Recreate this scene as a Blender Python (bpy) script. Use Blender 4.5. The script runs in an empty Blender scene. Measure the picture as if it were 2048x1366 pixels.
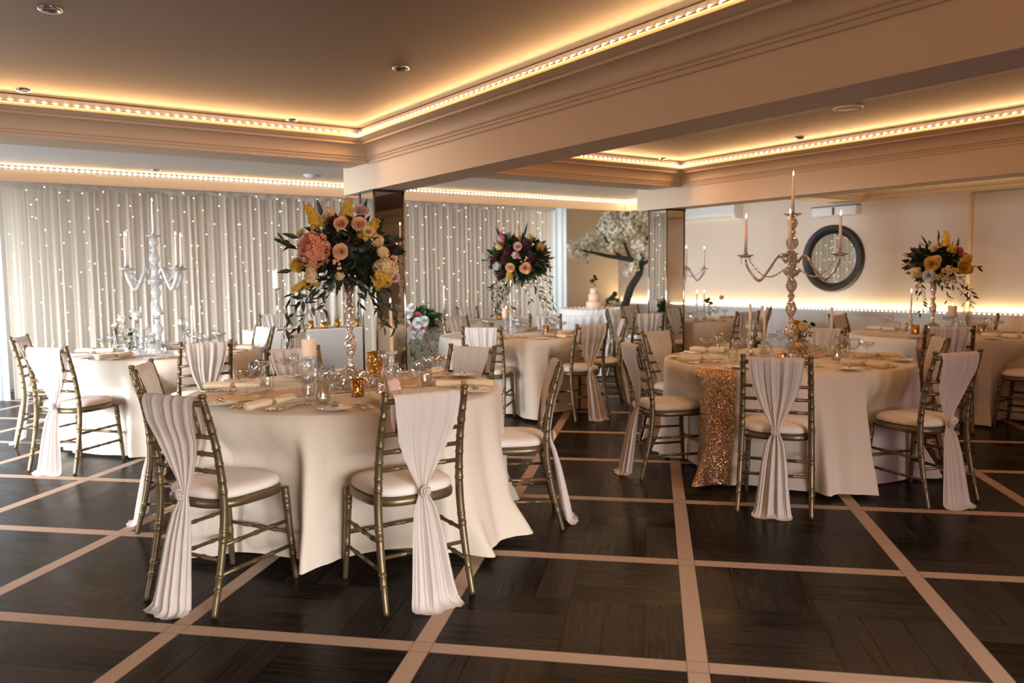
import bpy, math, random
from math import sin, cos, pi, radians, sqrt, atan2
from mathutils import Vector, Matrix
random.seed(7)
C = bpy.context.scene.collection
SC = bpy.context.scene

# ------------------------------------------------------------------ camera
cam_d = bpy.data.cameras.new('camera')
cam_d.sensor_width = 36.0
cam_d.lens = 36.0 * 1594.3 / 2048.0
cam_d.clip_start = 0.05
cam_d.clip_end = 100
cam_d.dof.use_dof = True
cam_d.dof.focus_distance = 4.3
cam_d.dof.aperture_fstop = 2.4
cam = bpy.data.objects.new('camera', cam_d)
C.objects.link(cam)
RX = Vector((0.81982394, -0.57251265, -0.01086172))
UX = Vector((0.05668608, 0.06226844, 0.99644836))
FX = Vector((0.56980295, 0.81752792, -0.08350265))
M = Matrix.Identity(4)
for i in range(3):
    M[i][0], M[i][1], M[i][2] = RX[i], UX[i], -FX[i]
M[2][3] = 1.372
cam.matrix_world = M
SC.camera = cam

# ------------------------------------------------------------------ view, world, daylight
SC.view_settings.view_transform = 'Standard'
SC.view_settings.look = 'None'
SC.view_settings.gamma = 1.0
SC.view_settings.use_curve_mapping = False
SC.view_settings.exposure = 0.0
cy = SC.cycles
cy.use_denoising = True
cy.max_bounces = 8
cy.diffuse_bounces = 4
cy.glossy_bounces = 4
cy.transmission_bounces = 8
cy.transparent_max_bounces = 24
cy.caustics_reflective = False
cy.caustics_refractive = False
cy.sample_clamp_indirect = 3.0
cy.sample_clamp_direct = 0.0
cy.blur_glossy = 0.5

world = bpy.data.worlds.new('World')
SC.world = world
world.use_nodes = True
world.node_tree.nodes['Background'].inputs[0].default_value = (0.75, 0.86, 1.0, 1)
world.node_tree.nodes['Background'].inputs[1].default_value = 0.3

DAY = (0.80, 0.90, 1.0)
WARM = (1.0, 0.53, 0.21)


def area_light(name, loc, direction, sx, sy, watts, color, spread=180):
    d = bpy.data.lights.new(name, 'AREA')
    d.shape = 'RECTANGLE'
    d.size, d.size_y = sx, sy
    d.energy = watts
    d.color = color
    d.spread = radians(spread)
    o = bpy.data.objects.new(name, d)
    C.objects.link(o)
    o.location = loc
    o.rotation_euler = Vector(direction).to_track_quat('-Z', 'Y').to_euler()
    return o


# daylight outside the windows; the side and behind-curtain lamps are added fill
area_light('daylight_back_left', (-1.6, 11.95, 1.25), (0.25, -1, -0.30), 3.6, 2.1, 250, DAY, 120)
area_light('daylight_back_right', (8.55, 11.95, 1.35), (0, -1, -0.2), 0.45, 2.0, 32, DAY, 150)
area_light('curtain_back_fill', (4.35, 11.95, 1.35), (0, -1, -0.25), 7.0, 2.0, 15, (1.0, 0.96, 0.92), 150)  # added fill that brightens the voile from behind
area_light('side_fill_far', (-4.7, 9.2, 1.25), (1, -0.02, -0.36), 2.6, 1.9, 430, DAY, 66)  # added fill for the bay, no source known at this spot
area_light('side_fill_near', (-4.7, 4.6, 1.25), (1, 0.50, -0.36), 3.0, 1.9, 225, (0.95, 0.96, 1.0), 62)  # added fill that brightens the middle and back tables
area_light('daylight_front', (1.2, -4.2, 1.25), (0, 1, -0.42), 3.6, 1.9, 152, (0.98, 0.94, 0.92), 60)
# purple party uplighter standing in the near right corner
pl = bpy.data.lights.new('purple_uplighter', 'SPOT')
pl.energy = 55
pl.color = (0.62, 0.25, 1.0)
pl.spot_size = radians(75)
pl.spot_blend = 0.8
pl.shadow_soft_size = 0.15
plo = bpy.data.objects.new('purple_uplighter', pl)
C.objects.link(plo)
plo.location = (4.6, -2.6, 0.5)
plo.rotation_euler = Vector((0.0, 1.0, 0.17)).to_track_quat('-Z', 'Y').to_euler()


# ------------------------------------------------------------------ node helper and materials
class N:
    def __init__(s, name):
        s.m = bpy.data.materials.new(name)
        s.m.use_nodes = True
        s.nt = s.m.node_tree
        s.nt.nodes.clear()
        s.out = s.nt.nodes.new('ShaderNodeOutputMaterial')

    def n(s, t, **kw):
        x = s.nt.nodes.new('ShaderNode' + t)
        for k, v in kw.items():
            setattr(x, k, v)
        return x

    def set(s, node, **kw):
        for k, v in kw.items():
            k = k.replace('_', ' ')
            s.link(v, node.inputs[k])
        return node

    def link(s, v, inp):
        if isinstance(v, bpy.types.NodeSocket):
            s.nt.links.new(v, inp)
        elif isinstance(v, (tuple, list)) and len(v) == 3 and inp.type == 'RGBA':
            inp.default_value = (*v, 1)
        else:
            inp.default_value = v

    def math(s, op, a, b=0.0, c=0.0):
        x = s.n('Math', operation=op)
        s.link(a, x.inputs[0])
        s.link(b, x.inputs[1])
        s.link(c, x.inputs[2])
        return x.outputs[0]

    def mix(s, f, a, b):
        x = s.n('Mix', data_type='RGBA')
        s.link(f, x.inputs[0])
        s.link(a, x.inputs[6])
        s.link(b, x.inputs[7])
        return x.outputs[2]

    def noise(s, scale, vec=None, detail=3.0, rough=0.55, out='Fac'):
        x = s.n('TexNoise')
        x.inputs['Scale'].default_value = scale
        x.inputs['Detail'].default_value = detail
        x.inputs['Roughness'].default_value = rough
        if vec is not None:
            s.link(vec, x.inputs['Vector'])
        return x.outputs[out]

    def coord(s, which='Object'):
        return s.n('TexCoord').outputs[which]

    def bump(s, h, strength, dist=0.01):
        x = s.n('Bump')
        x.inputs['Strength'].default_value = strength
        x.inputs['Distance'].default_value = dist
        s.link(h, x.inputs['Height'])
        return x.outputs[0]

    def pbsdf(s, **kw):
        p = s.n('BsdfPrincipled')
        s.set(p, **kw)
        return p.outputs[0]

    def done(s, sock):
        s.nt.links.new(sock, s.out.inputs[0])
        return s.m


def paint(name, col, rough=0.6, vary=0.06, scale=3.0, bump=0.0, metallic=0.0, spec=0.5):
    k = N(name)
    c2 = tuple(max(0, x * (1 - vary * 2)) for x in col)
    f = k.noise(scale, k.coord())
    kw = dict(Base_Color=k.mix(f, c2, tuple(min(1, x * (1 + vary)) for x in col)), Roughness=rough, Metallic=metallic,
              Specular_IOR_Level=spec)
    if bump:
        kw['Normal'] = k.bump(k.noise(scale * 20, k.coord()), bump, 0.004)
    return k.done(k.pbsdf(**kw))


def fabric(name, col, trans=0.25, weave=900.0, vary=0.05, bump=0.15):
    k = N(name)
    co = k.coord()
    f = k.noise(5.0, co)
    col_s = k.mix(f, tuple(x * (1 - vary) for x in col), col)
    wv = k.noise(weave / 4, co, 2.0)
    nb = k.bump(k.math('ADD', k.math('MULTIPLY', wv, 0.15), k.noise(14.0, co)), bump, 0.01)
    d = k.pbsdf(Base_Color=col_s, Roughness=0.85, Normal=nb, Sheen_Weight=0.2, Specular_IOR_Level=0.2)
    if trans <= 0:
        return k.done(d)
    t = k.n('BsdfTranslucent')
    k.set(t, Color=col_s, Normal=nb)
    m = k.n('MixShader')
    m.inputs[0].default_value = trans
    k.nt.links.new(d, m.inputs[1])
    k.nt.links.new(t.outputs[0], m.inputs[2])
    return k.done(m.outputs[0])


def sheer(name, col, opacity=0.75, trans=0.35):
    k = N(name)
    d = k.n('BsdfDiffuse')
    t = k.n('BsdfTranslucent')
    tr = k.n('BsdfTransparent')
    co = k.coord()
    c = k.mix(k.noise(3.0, co), tuple(x * 0.93 for x in col), col)
    k.set(d, Color=c)
    k.set(t, Color=c)
    m = k.n('MixShader')
    m.inputs[0].default_value = trans
    k.nt.links.new(d.outputs[0], m.inputs[1])
    k.nt.links.new(t.outputs[0], m.inputs[2])
    m2 = k.n('MixShader')
    m2.inputs[0].default_value = opacity
    k.nt.links.new(tr.outputs[0], m2.inputs[1])
    k.nt.links.new(m.outputs[0], m2.inputs[2])
    return k.done(m2.outputs[0])


def emit(name, col, strength, sampled=False):
    k = N(name)
    e = k.n('Emission')
    k.set(e, Color=col, Strength=strength)
    if not sampled:
        k.m.cycles.emission_sampling = 'NONE'
    return k.done(e.outputs[0])


def thin_glass(name, tint=(0.97, 0.98, 0.98), refl=1.0, rough=0.02):
    k = N(name)
    lw = k.n('LayerWeight')
    lw.inputs['Blend'].default_value = 0.35
    f = k.math('MULTIPLY', k.math('ADD', k.math('POWER', lw.outputs['Facing'], 2.2), 0.05), refl)
    f = k.math('MINIMUM', f, 0.85)
    tr = k.n('BsdfTransparent')
    k.set(tr, Color=k.mix(lw.outputs['Facing'], tint, tuple(x * 0.86 for x in tint)))
    g = k.n('BsdfGlossy')
    k.set(g, Color=(1, 1, 1), Roughness=rough)
    m = k.n('MixShader')
    k.nt.links.new(f, m.inputs[0])
    k.nt.links.new(tr.outputs[0], m.inputs[1])
    k.nt.links.new(g.outputs[0], m.inputs[2])
    return k.done(m.outputs[0])


def crystal(name, col=(1, 1, 1), rough=0.04, body_f=0.5):
    k = N(name)
    lw = k.n('LayerWeight')
    lw.inputs['Blend'].default_value = 0.5
    co = k.coord()
    v = k.n('TexVoronoi')
    v.inputs['Scale'].default_value = 70.0
    k.link(co, v.inputs['Vector'])
    nb = k.bump(v.outputs['Distance'], 0.6, 0.004)
    g = k.n('BsdfGlass')
    k.set(g, Color=col, Roughness=rough, IOR=1.45, Normal=nb)
    s_ = k.n('BsdfGlossy')
    k.set(s_, Color=col, Roughness=0.10, Normal=nb)
    d = k.n('BsdfDiffuse')
    k.set(d, Color=tuple(x * .9 for x in col), Normal=nb)
    t = k.n('BsdfTranslucent')
    k.set(t, Color=tuple(x * .9 for x in col), Normal=nb)
    def mixs(f, a, b):
        m = k.n('MixShader')
        m.inputs[0].default_value = f
        k.nt.links.new(a.outputs[0], m.inputs[1])
        k.nt.links.new(b.outputs[0], m.inputs[2])
        return m
    body = mixs(body_f, mixs(.40, g, s_), mixs(.6, d, t))
    return k.done(body.outputs[0])


def glitter(name, c1, c2, scale=260.0, rough=0.25, tilt=0.9, clear=0.0):
    k = N(name)
    co = k.coord()
    v = k.n('TexVoronoi')
    v.inputs['Scale'].default_value = scale
    k.link(co, v.inputs['Vector'])
    # every sequin tilts its own way
    sub = k.n('VectorMath', operation='SUBTRACT')
    k.nt.links.new(v.outputs['Color'], sub.inputs[0])
    sub.inputs[1].default_value = (0.5, 0.5, 0.5)
    sc = k.n('VectorMath', operation='SCALE')
    k.nt.links.new(sub.outputs[0], sc.inputs[0])
    sc.inputs['Scale'].default_value = tilt
    geo = k.n('NewGeometry')
    add = k.n('VectorMath', operation='ADD')
    k.nt.links.new(geo.outputs['Normal'], add.inputs[0])
    k.nt.links.new(sc.outputs[0], add.inputs[1])
    nrm = k.n('VectorMath', operation='NORMALIZE')
    k.nt.links.new(add.outputs[0], nrm.inputs[0])
    sep = k.n('SeparateColor')
    k.nt.links.new(v.outputs['Color'], sep.inputs[0])
    p = k.pbsdf(Base_Color=k.mix(sep.outputs[0], c1, c2), Metallic=0.85, Roughness=rough, Normal=nrm.outputs[0])
    if clear:
        t = k.n('BsdfTransparent')
        k.set(t, Color=k.mix(0.35, c2, (1, 1, 1)))
        m = k.n('MixShader')
        m.inputs[0].default_value = clear
        k.nt.links.new(p, m.inputs[1])
        k.nt.links.new(t.outputs[0], m.inputs[2])
        p = m.outputs[0]
    return k.done(p)


def sparkle(name):
    '''cut crystal: small facets that each tilt their own way, over clear glass'''
    k = N(name)
    co = k.coord()
    v = k.n('TexVoronoi')
    v.inputs['Scale'].default_value = 95.0
    k.link(co, v.inputs['Vector'])
    sub = k.n('VectorMath', operation='SUBTRACT')
    k.nt.links.new(v.outputs['Color'], sub.inputs[0])
    sub.inputs[1].default_value = (0.5, 0.5, 0.5)
    sc = k.n('VectorMath', operation='SCALE')
    k.nt.links.new(sub.outputs[0], sc.inputs[0])
    sc.inputs['Scale'].default_value = 1.5
    geo = k.n('NewGeometry')
    add = k.n('VectorMath', operation='ADD')
    k.nt.links.new(geo.outputs['Normal'], add.inputs[0])
    k.nt.links.new(sc.outputs[0], add.inputs[1])
    nrm = k.n('VectorMath', operation='NORMALIZE')
    k.nt.links.new(add.outputs[0], nrm.inputs[0])
    g1 = k.n('BsdfGlossy')
    k.set(g1, Color=(1, .97, .94), Roughness=0.08, Normal=nrm.outputs[0])
    g2 = k.n('BsdfGlass')
    k.set(g2, Color=(1, .98, .96), Roughness=0.03, IOR=1.4, Normal=nrm.outputs[0])
    d = k.n('BsdfTranslucent')
    k.set(d, Color=(1, .97, .94))
    d2 = k.n('BsdfDiffuse')
    k.set(d2, Color=(.9, .87, .84))
    def mixs(f, a, b):
        m = k.n('MixShader')
        m.inputs[0].default_value = f
        k.nt.links.new(a.outputs[0], m.inputs[1])
        k.nt.links.new(b.outputs[0], m.inputs[2])
        return m
    return k.done(mixs(.22, mixs(.5, g1, g2), mixs(.5, d, d2)).outputs[0])


def floor_material():
    k = N('dark_wood_parquet')
    geo = k.n('NewGeometry').outputs['Position']
    mp = k.n('Mapping')
    # grid axes stand at 45 degrees to the room; cells 1.0 x 1.028 m
    mp.inputs['Rotation'].default_value = (0, 0, radians(45))
    k.link(geo, mp.inputs['Vector'])
    sx = k.n('SeparateXYZ')
    k.nt.links.new(mp.outputs[0], sx.inputs[0])
    gx = k.math('ADD', sx.outputs[0], 0.8441)
    gy = k.math('DIVIDE', k.math('ADD', sx.outputs[1], -2.7472), 1.0276)
    u = k.math('FRACT', k.math('ADD', gx, 0.5))       # strip centre at 0.5
    v = k.math('FRACT', k.math('ADD', gy, 0.5))
    du = k.math('ABSOLUTE', k.math('SUBTRACT', u, 0.5))
    dv = k.math('ABSOLUTE', k.math('SUBTRACT', v, 0.5))
    hw = 0.038
    strip = k.math('MAXIMUM', k.math('LESS_THAN', du, hw), k.math('LESS_THAN', dv, hw))
    edge = k.math('MAXIMUM', k.math('LESS_THAN', k.math('ABSOLUTE', k.math('SUBTRACT', du, hw)), 0.002),
                  k.math('LESS_THAN', k.math('ABSOLUTE', k.math('SUBTRACT', dv, hw)), 0.002))
    # cell interior 0..1
    cu = k.math('DIVIDE', k.math('SUBTRACT', k.math('FRACT', gx), hw), 1 - 2 * hw)
    cv = k.math('DIVIDE', k.math('SUBTRACT', k.math('FRACT', gy), hw), 1 - 2 * hw)
    bu = k.math('FLOOR', k.math('MULTIPLY', cu, 2.0))
    bv = k.math('FLOOR', k.math('MULTIPLY', cv, 2.0))
    par = k.math('FRACT', k.math('MULTIPLY', k.math('ADD', bu, bv), 0.5))      # 0 or .5
    par = k.math('GREATER_THAN', par, 0.25)
    lu = k.math('FRACT', k.math('MULTIPLY', cu, 2.0))
    lv = k.math('FRACT', k.math('MULTIPLY', cv, 2.0))
    # par = 1 : planks run along v (divide u)
    a = k.math('ADD', k.math('MULTIPLY', lu, par), k.math('MULTIPLY', lv, k.math('SUBTRACT', 1.0, par)))
    b = k.math('ADD', k.math('MULTIPLY', lv, par), k.math('MULTIPLY', lu, k.math('SUBTRACT', 1.0, par)))
    p3 = k.math('MULTIPLY', a, 3.0)
    idx = k.math('FLOOR', p3)
    fr = k.math('FRACT', p3)
    seam = k.math('MAXIMUM', k.math('LESS_THAN', k.math('MINIMUM', fr, k.math('SUBTRACT', 1.0, fr)), 0.020),
                  k.math('LESS_THAN', k.math('MINIMUM', b, k.math('SUBTRACT', 1.0, b)), 0.005))
    seam = k.math('MULTIPLY', seam, k.math('SUBTRACT', 1.0, strip))
    # per plank tone
    cell = k.n('CombineXYZ')
    k.link(k.math('ADD', k.math('FLOOR', gx), k.math('MULTIPLY', bu, 0.37)), cell.inputs[0])
    k.link(k.math('ADD', k.math('FLOOR', gy), k.math('MULTIPLY', bv, 0.37)), cell.inputs[1])
    k.link(k.math('MULTIPLY', idx, 1.7), cell.inputs[2])
    wn = k.n('TexWhiteNoise')
    k.nt.links.new(cell.outputs[0], wn.inputs['Vector'])
    # grain stretched along the plank
    gv = k.n('CombineXYZ')
    k.link(k.math('MULTIPLY', a, 26.0), gv.inputs[0])
    k.link(k.math('MULTIPLY', b, 1.6), gv.inputs[1])
    k.link(k.math('MULTIPLY', wn.outputs['Value'], 37.0), gv.inputs[2])
    gr = k.noise(1.0, gv.outputs[0], 6.0, 0.65)
    gc = k.math('MULTIPLY', k.math('SUBTRACT', gr, 0.34), 2.6)
    tone = k.math('ADD', k.math('MULTIPLY', wn.outputs['Value'], 0.50), k.math('MULTIPLY', gc, 0.55))
    tone = k.math('MINIMUM', k.math('MAXIMUM', tone, 0.0), 1.2)
    wood = k.mix(tone, (0.0012, 0.0009, 0.0008), (0.050, 0.037, 0.030))
    wood = k.mix(k.math('MULTIPLY', seam, 0.85), wood, (0.002, 0.0015, 0.001))
    st = k.mix(k.noise(160.0, geo, 3.0), (0.36, 0.25, 0.185), (0.58, 0.42, 0.32))
    col = k.mix(strip, wood, st)
    col = k.mix(k.math('MULTIPLY', edge, 0.6), col, (0.03, 0.022, 0.018))
    rough = k.math('ADD', k.math('ADD', 0.14, k.math('MULTIPLY', k.math('ADD', gr, wn.outputs['Value']), 0.12)), k.math('MULTIPLY', strip, 0.12))
    hgt = k.math('SUBTRACT', k.math('MULTIPLY', gr, 0.25), seam)
    nb = k.bump(hgt, 0.25, 0.002)
    return k.done(k.pbsdf(Base_Color=col, Roughness=rough, Normal=nb, Specular_IOR_Level=0.16, IOR=1.2))


M_ = {}
M_['floor'] = floor_material()
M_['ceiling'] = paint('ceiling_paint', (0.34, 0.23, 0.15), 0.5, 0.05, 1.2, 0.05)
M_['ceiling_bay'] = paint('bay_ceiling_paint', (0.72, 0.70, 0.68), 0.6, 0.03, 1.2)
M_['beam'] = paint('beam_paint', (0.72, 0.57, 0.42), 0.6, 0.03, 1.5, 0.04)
M_['cornice'] = paint('cornice_paint', (0.62, 0.47, 0.33), 0.55, 0.03, 2.0)
M_['wall'] = paint('wall_paint', (0.72, 0.61, 0.51), 0.7, 0.03, 1.5, 0.03)
M_['dado'] = paint('wainscot_paint', (0.62, 0.60, 0.58), 0.55, 0.03, 2.0)
M_['white'] = paint('white_plastic', (0.80, 0.80, 0.80), 0.4, 0.02, 2.0)
M_['mirror'] = None
k = N('mirror_glass')
M_['mirror'] = k.done(k.pbsdf(Base_Color=(0.86, 0.88, 0.86), Metallic=1.0, Roughness=0.015))
M_['bevel'] = thin_glass('bevelled_glass_edge', (0.9, 0.97, 0.93), 2.0, 0.05)
M_['gold'] = paint('antique_gold_paint', (0.175, 0.128, 0.068), 0.36, 0.12, 9.0, 0.08, 0.6)
M_['cushion'] = fabric('ivory_cushion', (0.80, 0.74, 0.68), 0.0)
M_['sash'] = sheer('ivory_chiffon', (0.86, 0.79, 0.74), 0.94, 0.32)
M_['cloth'] = fabric('cream_linen', (0.76, 0.67, 0.56), 0.08, bump=0.12)
M_['napkin'] = fabric('ivory_napkin', (0.80, 0.66, 0.44), 0.05)
M_['ring'] = paint('copper_ring', (0.55, 0.33, 0.20), 0.4, 0.1, 20, 0, 0.5)
M_['sequin'] = glitter('gold_sequins', (0.26, 0.15, 0.075), (0.72, 0.48, 0.30), 240.0, 0.28, 1.0)
M_['silver_glitter'] = glitter('silver_glitter', (0.70, 0.60, 0.52), (1.0, 0.95, 0.90), 130.0, 0.25, 1.1)
M_['mercury_gold'] = glitter('mercury_gold_glass', (0.45, 0.22, 0.05), (0.85, 0.52, 0.16), 120.0, 0.2, 0.6, 0.45)
M_['glass'] = thin_glass('clear_glass')
M_['crystal'] = crystal('cut_crystal', (1, 1, 1), 0.04, 0.72)
M_['crystal_warm'] = sparkle('champagne_crystal')
M_['chrome'] = paint('polished_chrome', (0.75, 0.73, 0.70), 0.12, 0.02, 4, 0, 1.0)
M_['steel'] = paint('steel_cutlery', (0.62, 0.58, 0.54), 0.18, 0.05, 8, 0, 1.0)
M_['porcelain'] = paint('porcelain', (0.80, 0.77, 0.73), 0.15, 0.02, 5)
M_['wax'] = None
k = N('candle_wax')
M_['wax'] = k.done(k.pbsdf(Base_Color=(0.88, 0.80, 0.70), Roughness=0.5, Subsurface_Weight=0.4, Subsurface_Radius=(0.03, 0.015, 0.008), Subsurface_Scale=0.4))
k = N('peach_wax')
M_['wax_peach'] = k.done(k.pbsdf(Base_Color=(0.90, 0.66, 0.45), Roughness=0.5, Subsurface_Weight=0.4, Subsurface_Radius=(0.03, 0.015, 0.008), Subsurface_Scale=0.4))
M_['flame'] = emit('candle_flame', (1.0, 0.74, 0.42), 24.0, True)
M_['bulb'] = emit('warm_bulb', (1.0, 0.84, 0.60), 14.0)
M_['bulb_dado'] = emit('pale_warm_bulb', (1.0, 0.86, 0.58), 4.0)
M_['fairy'] = emit('fairy_bulb', (1.0, 0.82, 0.40), 6.0)
M_['black'] = paint('black_metal', (0.02, 0.02, 0.02), 0.4, 0.1, 9)
M_['dark_wood'] = paint('dark_mirror_frame', (0.020, 0.014, 0.011), 0.5, 0.25, 12, 0.05)
M_['curtain'] = sheer('greige_voile', (0.80, 0.70, 0.58), 0.95, 0.30)
M_['drape'] = fabric('white_voile', (0.85, 0.88, 0.88), 0.55, bump=0.05)
M_['leaf'] = paint('dark_leaf', (0.017, 0.030, 0.015), 0.5, 0.4, 30)
M_['leaf_mid'] = paint('mid_leaf', (0.024, 0.058, 0.022), 0.5, 0.4, 30)
M_['leaf_green'] = paint('fresh_leaf', (0.04, 0.12, 0.035), 0.5, 0.35, 30)
M_['stem'] = paint('green_stem', (0.07, 0.10, 0.035), 0.6, 0.2, 30)
M_['peach'] = fabric('peach_petal', (0.85, 0.36, 0.22), 0.2, vary=0.15)
M_['rose'] = fabric('apricot_petal', (0.90, 0.56, 0.32), 0.25, vary=0.12)
M_['yellow'] = fabric('yellow_petal', (0.80, 0.52, 0.06), 0.25, vary=0.2)
M_['cream'] = fabric('cream_petal', (0.88, 0.70, 0.38), 0.25, vary=0.12)
M_['whitepetal'] = fabric('white_petal', (0.86, 0.86, 0.82), 0.3, vary=0.08)
M_['blossom'] = fabric('blossom_petal', (0.90, 0.86, 0.74), 0.35, vary=0.10)
M_['pink'] = fabric('pink_petal', (0.80, 0.22, 0.42), 0.2, vary=0.2)
M_['blush'] = fabric('blush_petal', (0.80, 0.55, 0.52), 0.2, vary=0.15)
M_['burgundy'] = fabric('burgundy_petal', (0.09, 0.012, 0.02), 0.1, vary=0.3)
M_['berry'] = paint('apricot_berry', (0.75, 0.42, 0.24), 0.35, 0.1, 20)
M_['bark'] = paint('dark_bark', (0.030, 0.024, 0.020), 0.85, 0.3, 25, 0.5)
M_['card'] = paint('blush_card', (0.72, 0.52, 0.45), 0.6, 0.03, 4)
M_['cake'] = paint('cake_icing', (0.80, 0.62, 0.45), 0.6, 0.05, 8)
M_['pearl'] = paint('pearl_beads', (0.80, 0.72, 0.68), 0.2, 0.05, 20, 0, 0.3)
M_['board'] = paint('slate_board', (0.10, 0.08, 0.07), 0.6, 0.1, 9)


# ------------------------------------------------------------------ mesh helper
class MB:
    def __init__(s):
        s.v, s.f = [], []

    def add(s, vs, fs):
        b = len(s.v)
        s.v += [tuple(p) for p in vs]
        s.f += [tuple(b + i for i in f) for f in fs]
        return s

    def box(s, x0, x1, y0, y1, z0, z1):
        vs = [(x, y, z) for x in (x0, x1) for y in (y0, y1) for z in (z0, z1)]
        return s.add(vs, [(0, 1, 3, 2), (4, 6, 7, 5), (0, 4, 5, 1), (2, 3, 7, 6), (0, 2, 6, 4), (1, 5, 7, 3)])

    def grid(s, nu, nv, fn, closed_u=False):
        vs, fs = [], []
        for j in range(nv):
            for i in range(nu):
                vs.append(fn(i, j))
        cu = nu if closed_u else nu - 1
        for j in range(nv - 1):
            for i in range(cu):
                i2 = (i + 1) % nu
                fs.append((j * nu + i, j * nu + i2, (j + 1) * nu + i2, (j + 1) * nu + i))
        return s.add(vs, fs)

    def lathe(s, prof, seg=20, c=(0, 0, 0), wob=None):
        def fn(i, j):
            a = 2 * pi * i / seg
            r, z = prof[j]
            if wob:
                r *= wob(a, z)
            return (c[0] + r * cos(a), c[1] + r * sin(a), c[2] + z)
        return s.grid(seg, len(prof), fn, True)

    def tube(s, pts, rad, seg=8, caps=True):
        pts = [Vector(p) for p in pts]
        n = len(pts)
        if not isinstance(rad, (list, tuple)):
            rad = [rad] * n
        rings = []
        up = None
        for i, p in enumerate(pts):
            t = (pts[min(i + 1, n - 1)] - pts[max(i - 1, 0)])
            if t.length < 1e-9:
                t = Vector((0, 0, 1))
            t.normalize()
            if up is None:
                up = Vector((0, 0, 1)) if abs(t.z) < 0.9 else Vector((1, 0, 0))
            a = t.cross(up)
            if a.length < 1e-6:
                a = t.cross(Vector((0, 1, 0)))
            a.normalize()
            b = a.cross(t).normalized()
            up = b
            rings.append([p + (a * cos(2 * pi * q / seg) + b * sin(2 * pi * q / seg)) * rad[i] for q in range(seg)])
        s.grid(seg, n, lambda i, j: rings[j][i], True)
        if caps:
            b0 = len(s.v) - seg * n
            s.f.append(tuple(b0 + i for i in reversed(range(seg))))
            s.f.append(tuple(b0 + (n - 1) * seg + i for i in range(seg)))
        return s

    def ball(s, c, r, nu=10, nv=7, sc=(1, 1, 1)):
        prof = []
        def fn(i, j):
            a = 2 * pi * i / nu
            t = pi * j / (nv - 1)
            rr = max(sin(t), 0.001)
            return (c[0] + r * sc[0] * rr * cos(a), c[1] + r * sc[1] * rr * sin(a), c[2] - r * sc[2] * cos(t))
        return s.grid(nu, nv, fn, True)

    def build(s, name, mat, parent=None, smooth=True):
        me = bpy.data.meshes.new(name)
        me.from_pydata(s.v, [], s.f)
        me.validate()
        if smooth:
            me.polygons.foreach_set('use_smooth', [True] * len(me.polygons))
        me.update()
        if isinstance(mat, str):
            mat = M_[mat]
        me.materials.append(mat)
        o = bpy.data.objects.new(name, me)
        C.objects.link(o)
        if parent is not None:
            o.parent = parent
        return o


def tag(o, label, cat, group=None):
    o['label'] = label
    o['category'] = cat
    if group:
        o['group'] = group
    elif 'group' in o:
        del o['group']
    return o


def empty(name, loc=(0, 0, 0), rz=0.0):
    o = bpy.data.objects.new(name, None)
    o.empty_display_size = 0.05
    C.objects.link(o)
    o.location = loc
    o.rotation_euler = (0, 0, rz)
    return o


def dup(root):
    r = root.copy()
    C.objects.link(r)
    for ch in list(root.children):
        c = ch.copy()
        C.objects.link(c)
        c.parent = r
        for g in list(ch.children):
            d = g.copy()
            C.objects.link(d)
            d.parent = c
    return r


PROTO = {}


def place(kind, maker, loc, rz, label, cat, group=None, scale=None):
    """first call builds the thing, later calls copy it"""
    if kind in PROTO:
        o = dup(PROTO[kind])
    else:
        o = maker()
        PROTO[kind] = o
    o.location = loc
    o.rotation_euler = (0, 0, rz)
    o.scale = (scale, scale, scale) if scale else (1, 1, 1)
    return tag(o, label, cat, group)


def struct(name, mb, mat, parent=None, smooth=False):
    o = mb.build(name, mat, parent, smooth)
    if parent is None:
        o['kind'] = 'structure'
    return o


def sweep(path, offs, prof):
    """profile (d, z) swept along a polyline; offs[i] = inward offset vector for d = 1"""
    mb = MB()
    def fn(i, j):
        d, z = prof[i]
        return (path[j][0] + offs[j][0] * d, path[j][1] + offs[j][1] * d, z)
    return mb.grid(len(prof), len(path), fn)


# ------------------------------------------------------------------ the room
XL, XR, YF, YB = -4.5, 10.9, -4.0, 11.8
HC = 2.63      # ceiling
HS = 2.379     # soffit of the cross beam
HB = 2.14      # underside of the two long beams
B1 = (3.09, 3.40)
B2 = (7.03, 7.34)
CB = (6.61, 7.08)
struct('floor', MB().box(XL - .3, XR + .3, YF - .3, YB + .3, -0.1, 0.0), 'floor')
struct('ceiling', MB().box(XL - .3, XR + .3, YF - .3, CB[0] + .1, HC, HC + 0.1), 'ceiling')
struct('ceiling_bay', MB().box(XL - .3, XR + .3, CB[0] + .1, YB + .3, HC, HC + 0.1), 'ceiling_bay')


def wall_with_holes(name, axis, pos, a0, a1, holes, mat='wall', thick=0.15, sign=1):
    """axis 'x': wall plane x = pos spanning y; holes = (a0, a1, z0, z1); thickness on the outside"""
    mb = MB()
    cuts = sorted(holes)
    t0, t1 = (pos, pos + thick * sign) if sign > 0 else (pos + thick * sign, pos)
    def bx(p0, p1, z0, z1):
        if p1 - p0 < 1e-4 or z1 - z0 < 1e-4:
            return
        if axis == 'x':
            mb.box(t0, t1, p0, p1, z0, z1)
        else:
            mb.box(p0, p1, t0, t1, z0, z1)
    cur = a0
    for h in cuts:
        bx(cur, h[0], 0, HC)
        bx(h[0], h[1], 0, h[2])
        bx(h[0], h[1], h[3], HC)
        cur = h[1]
    bx(cur, a1, 0, HC)
    return struct(name, mb, mat)


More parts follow.
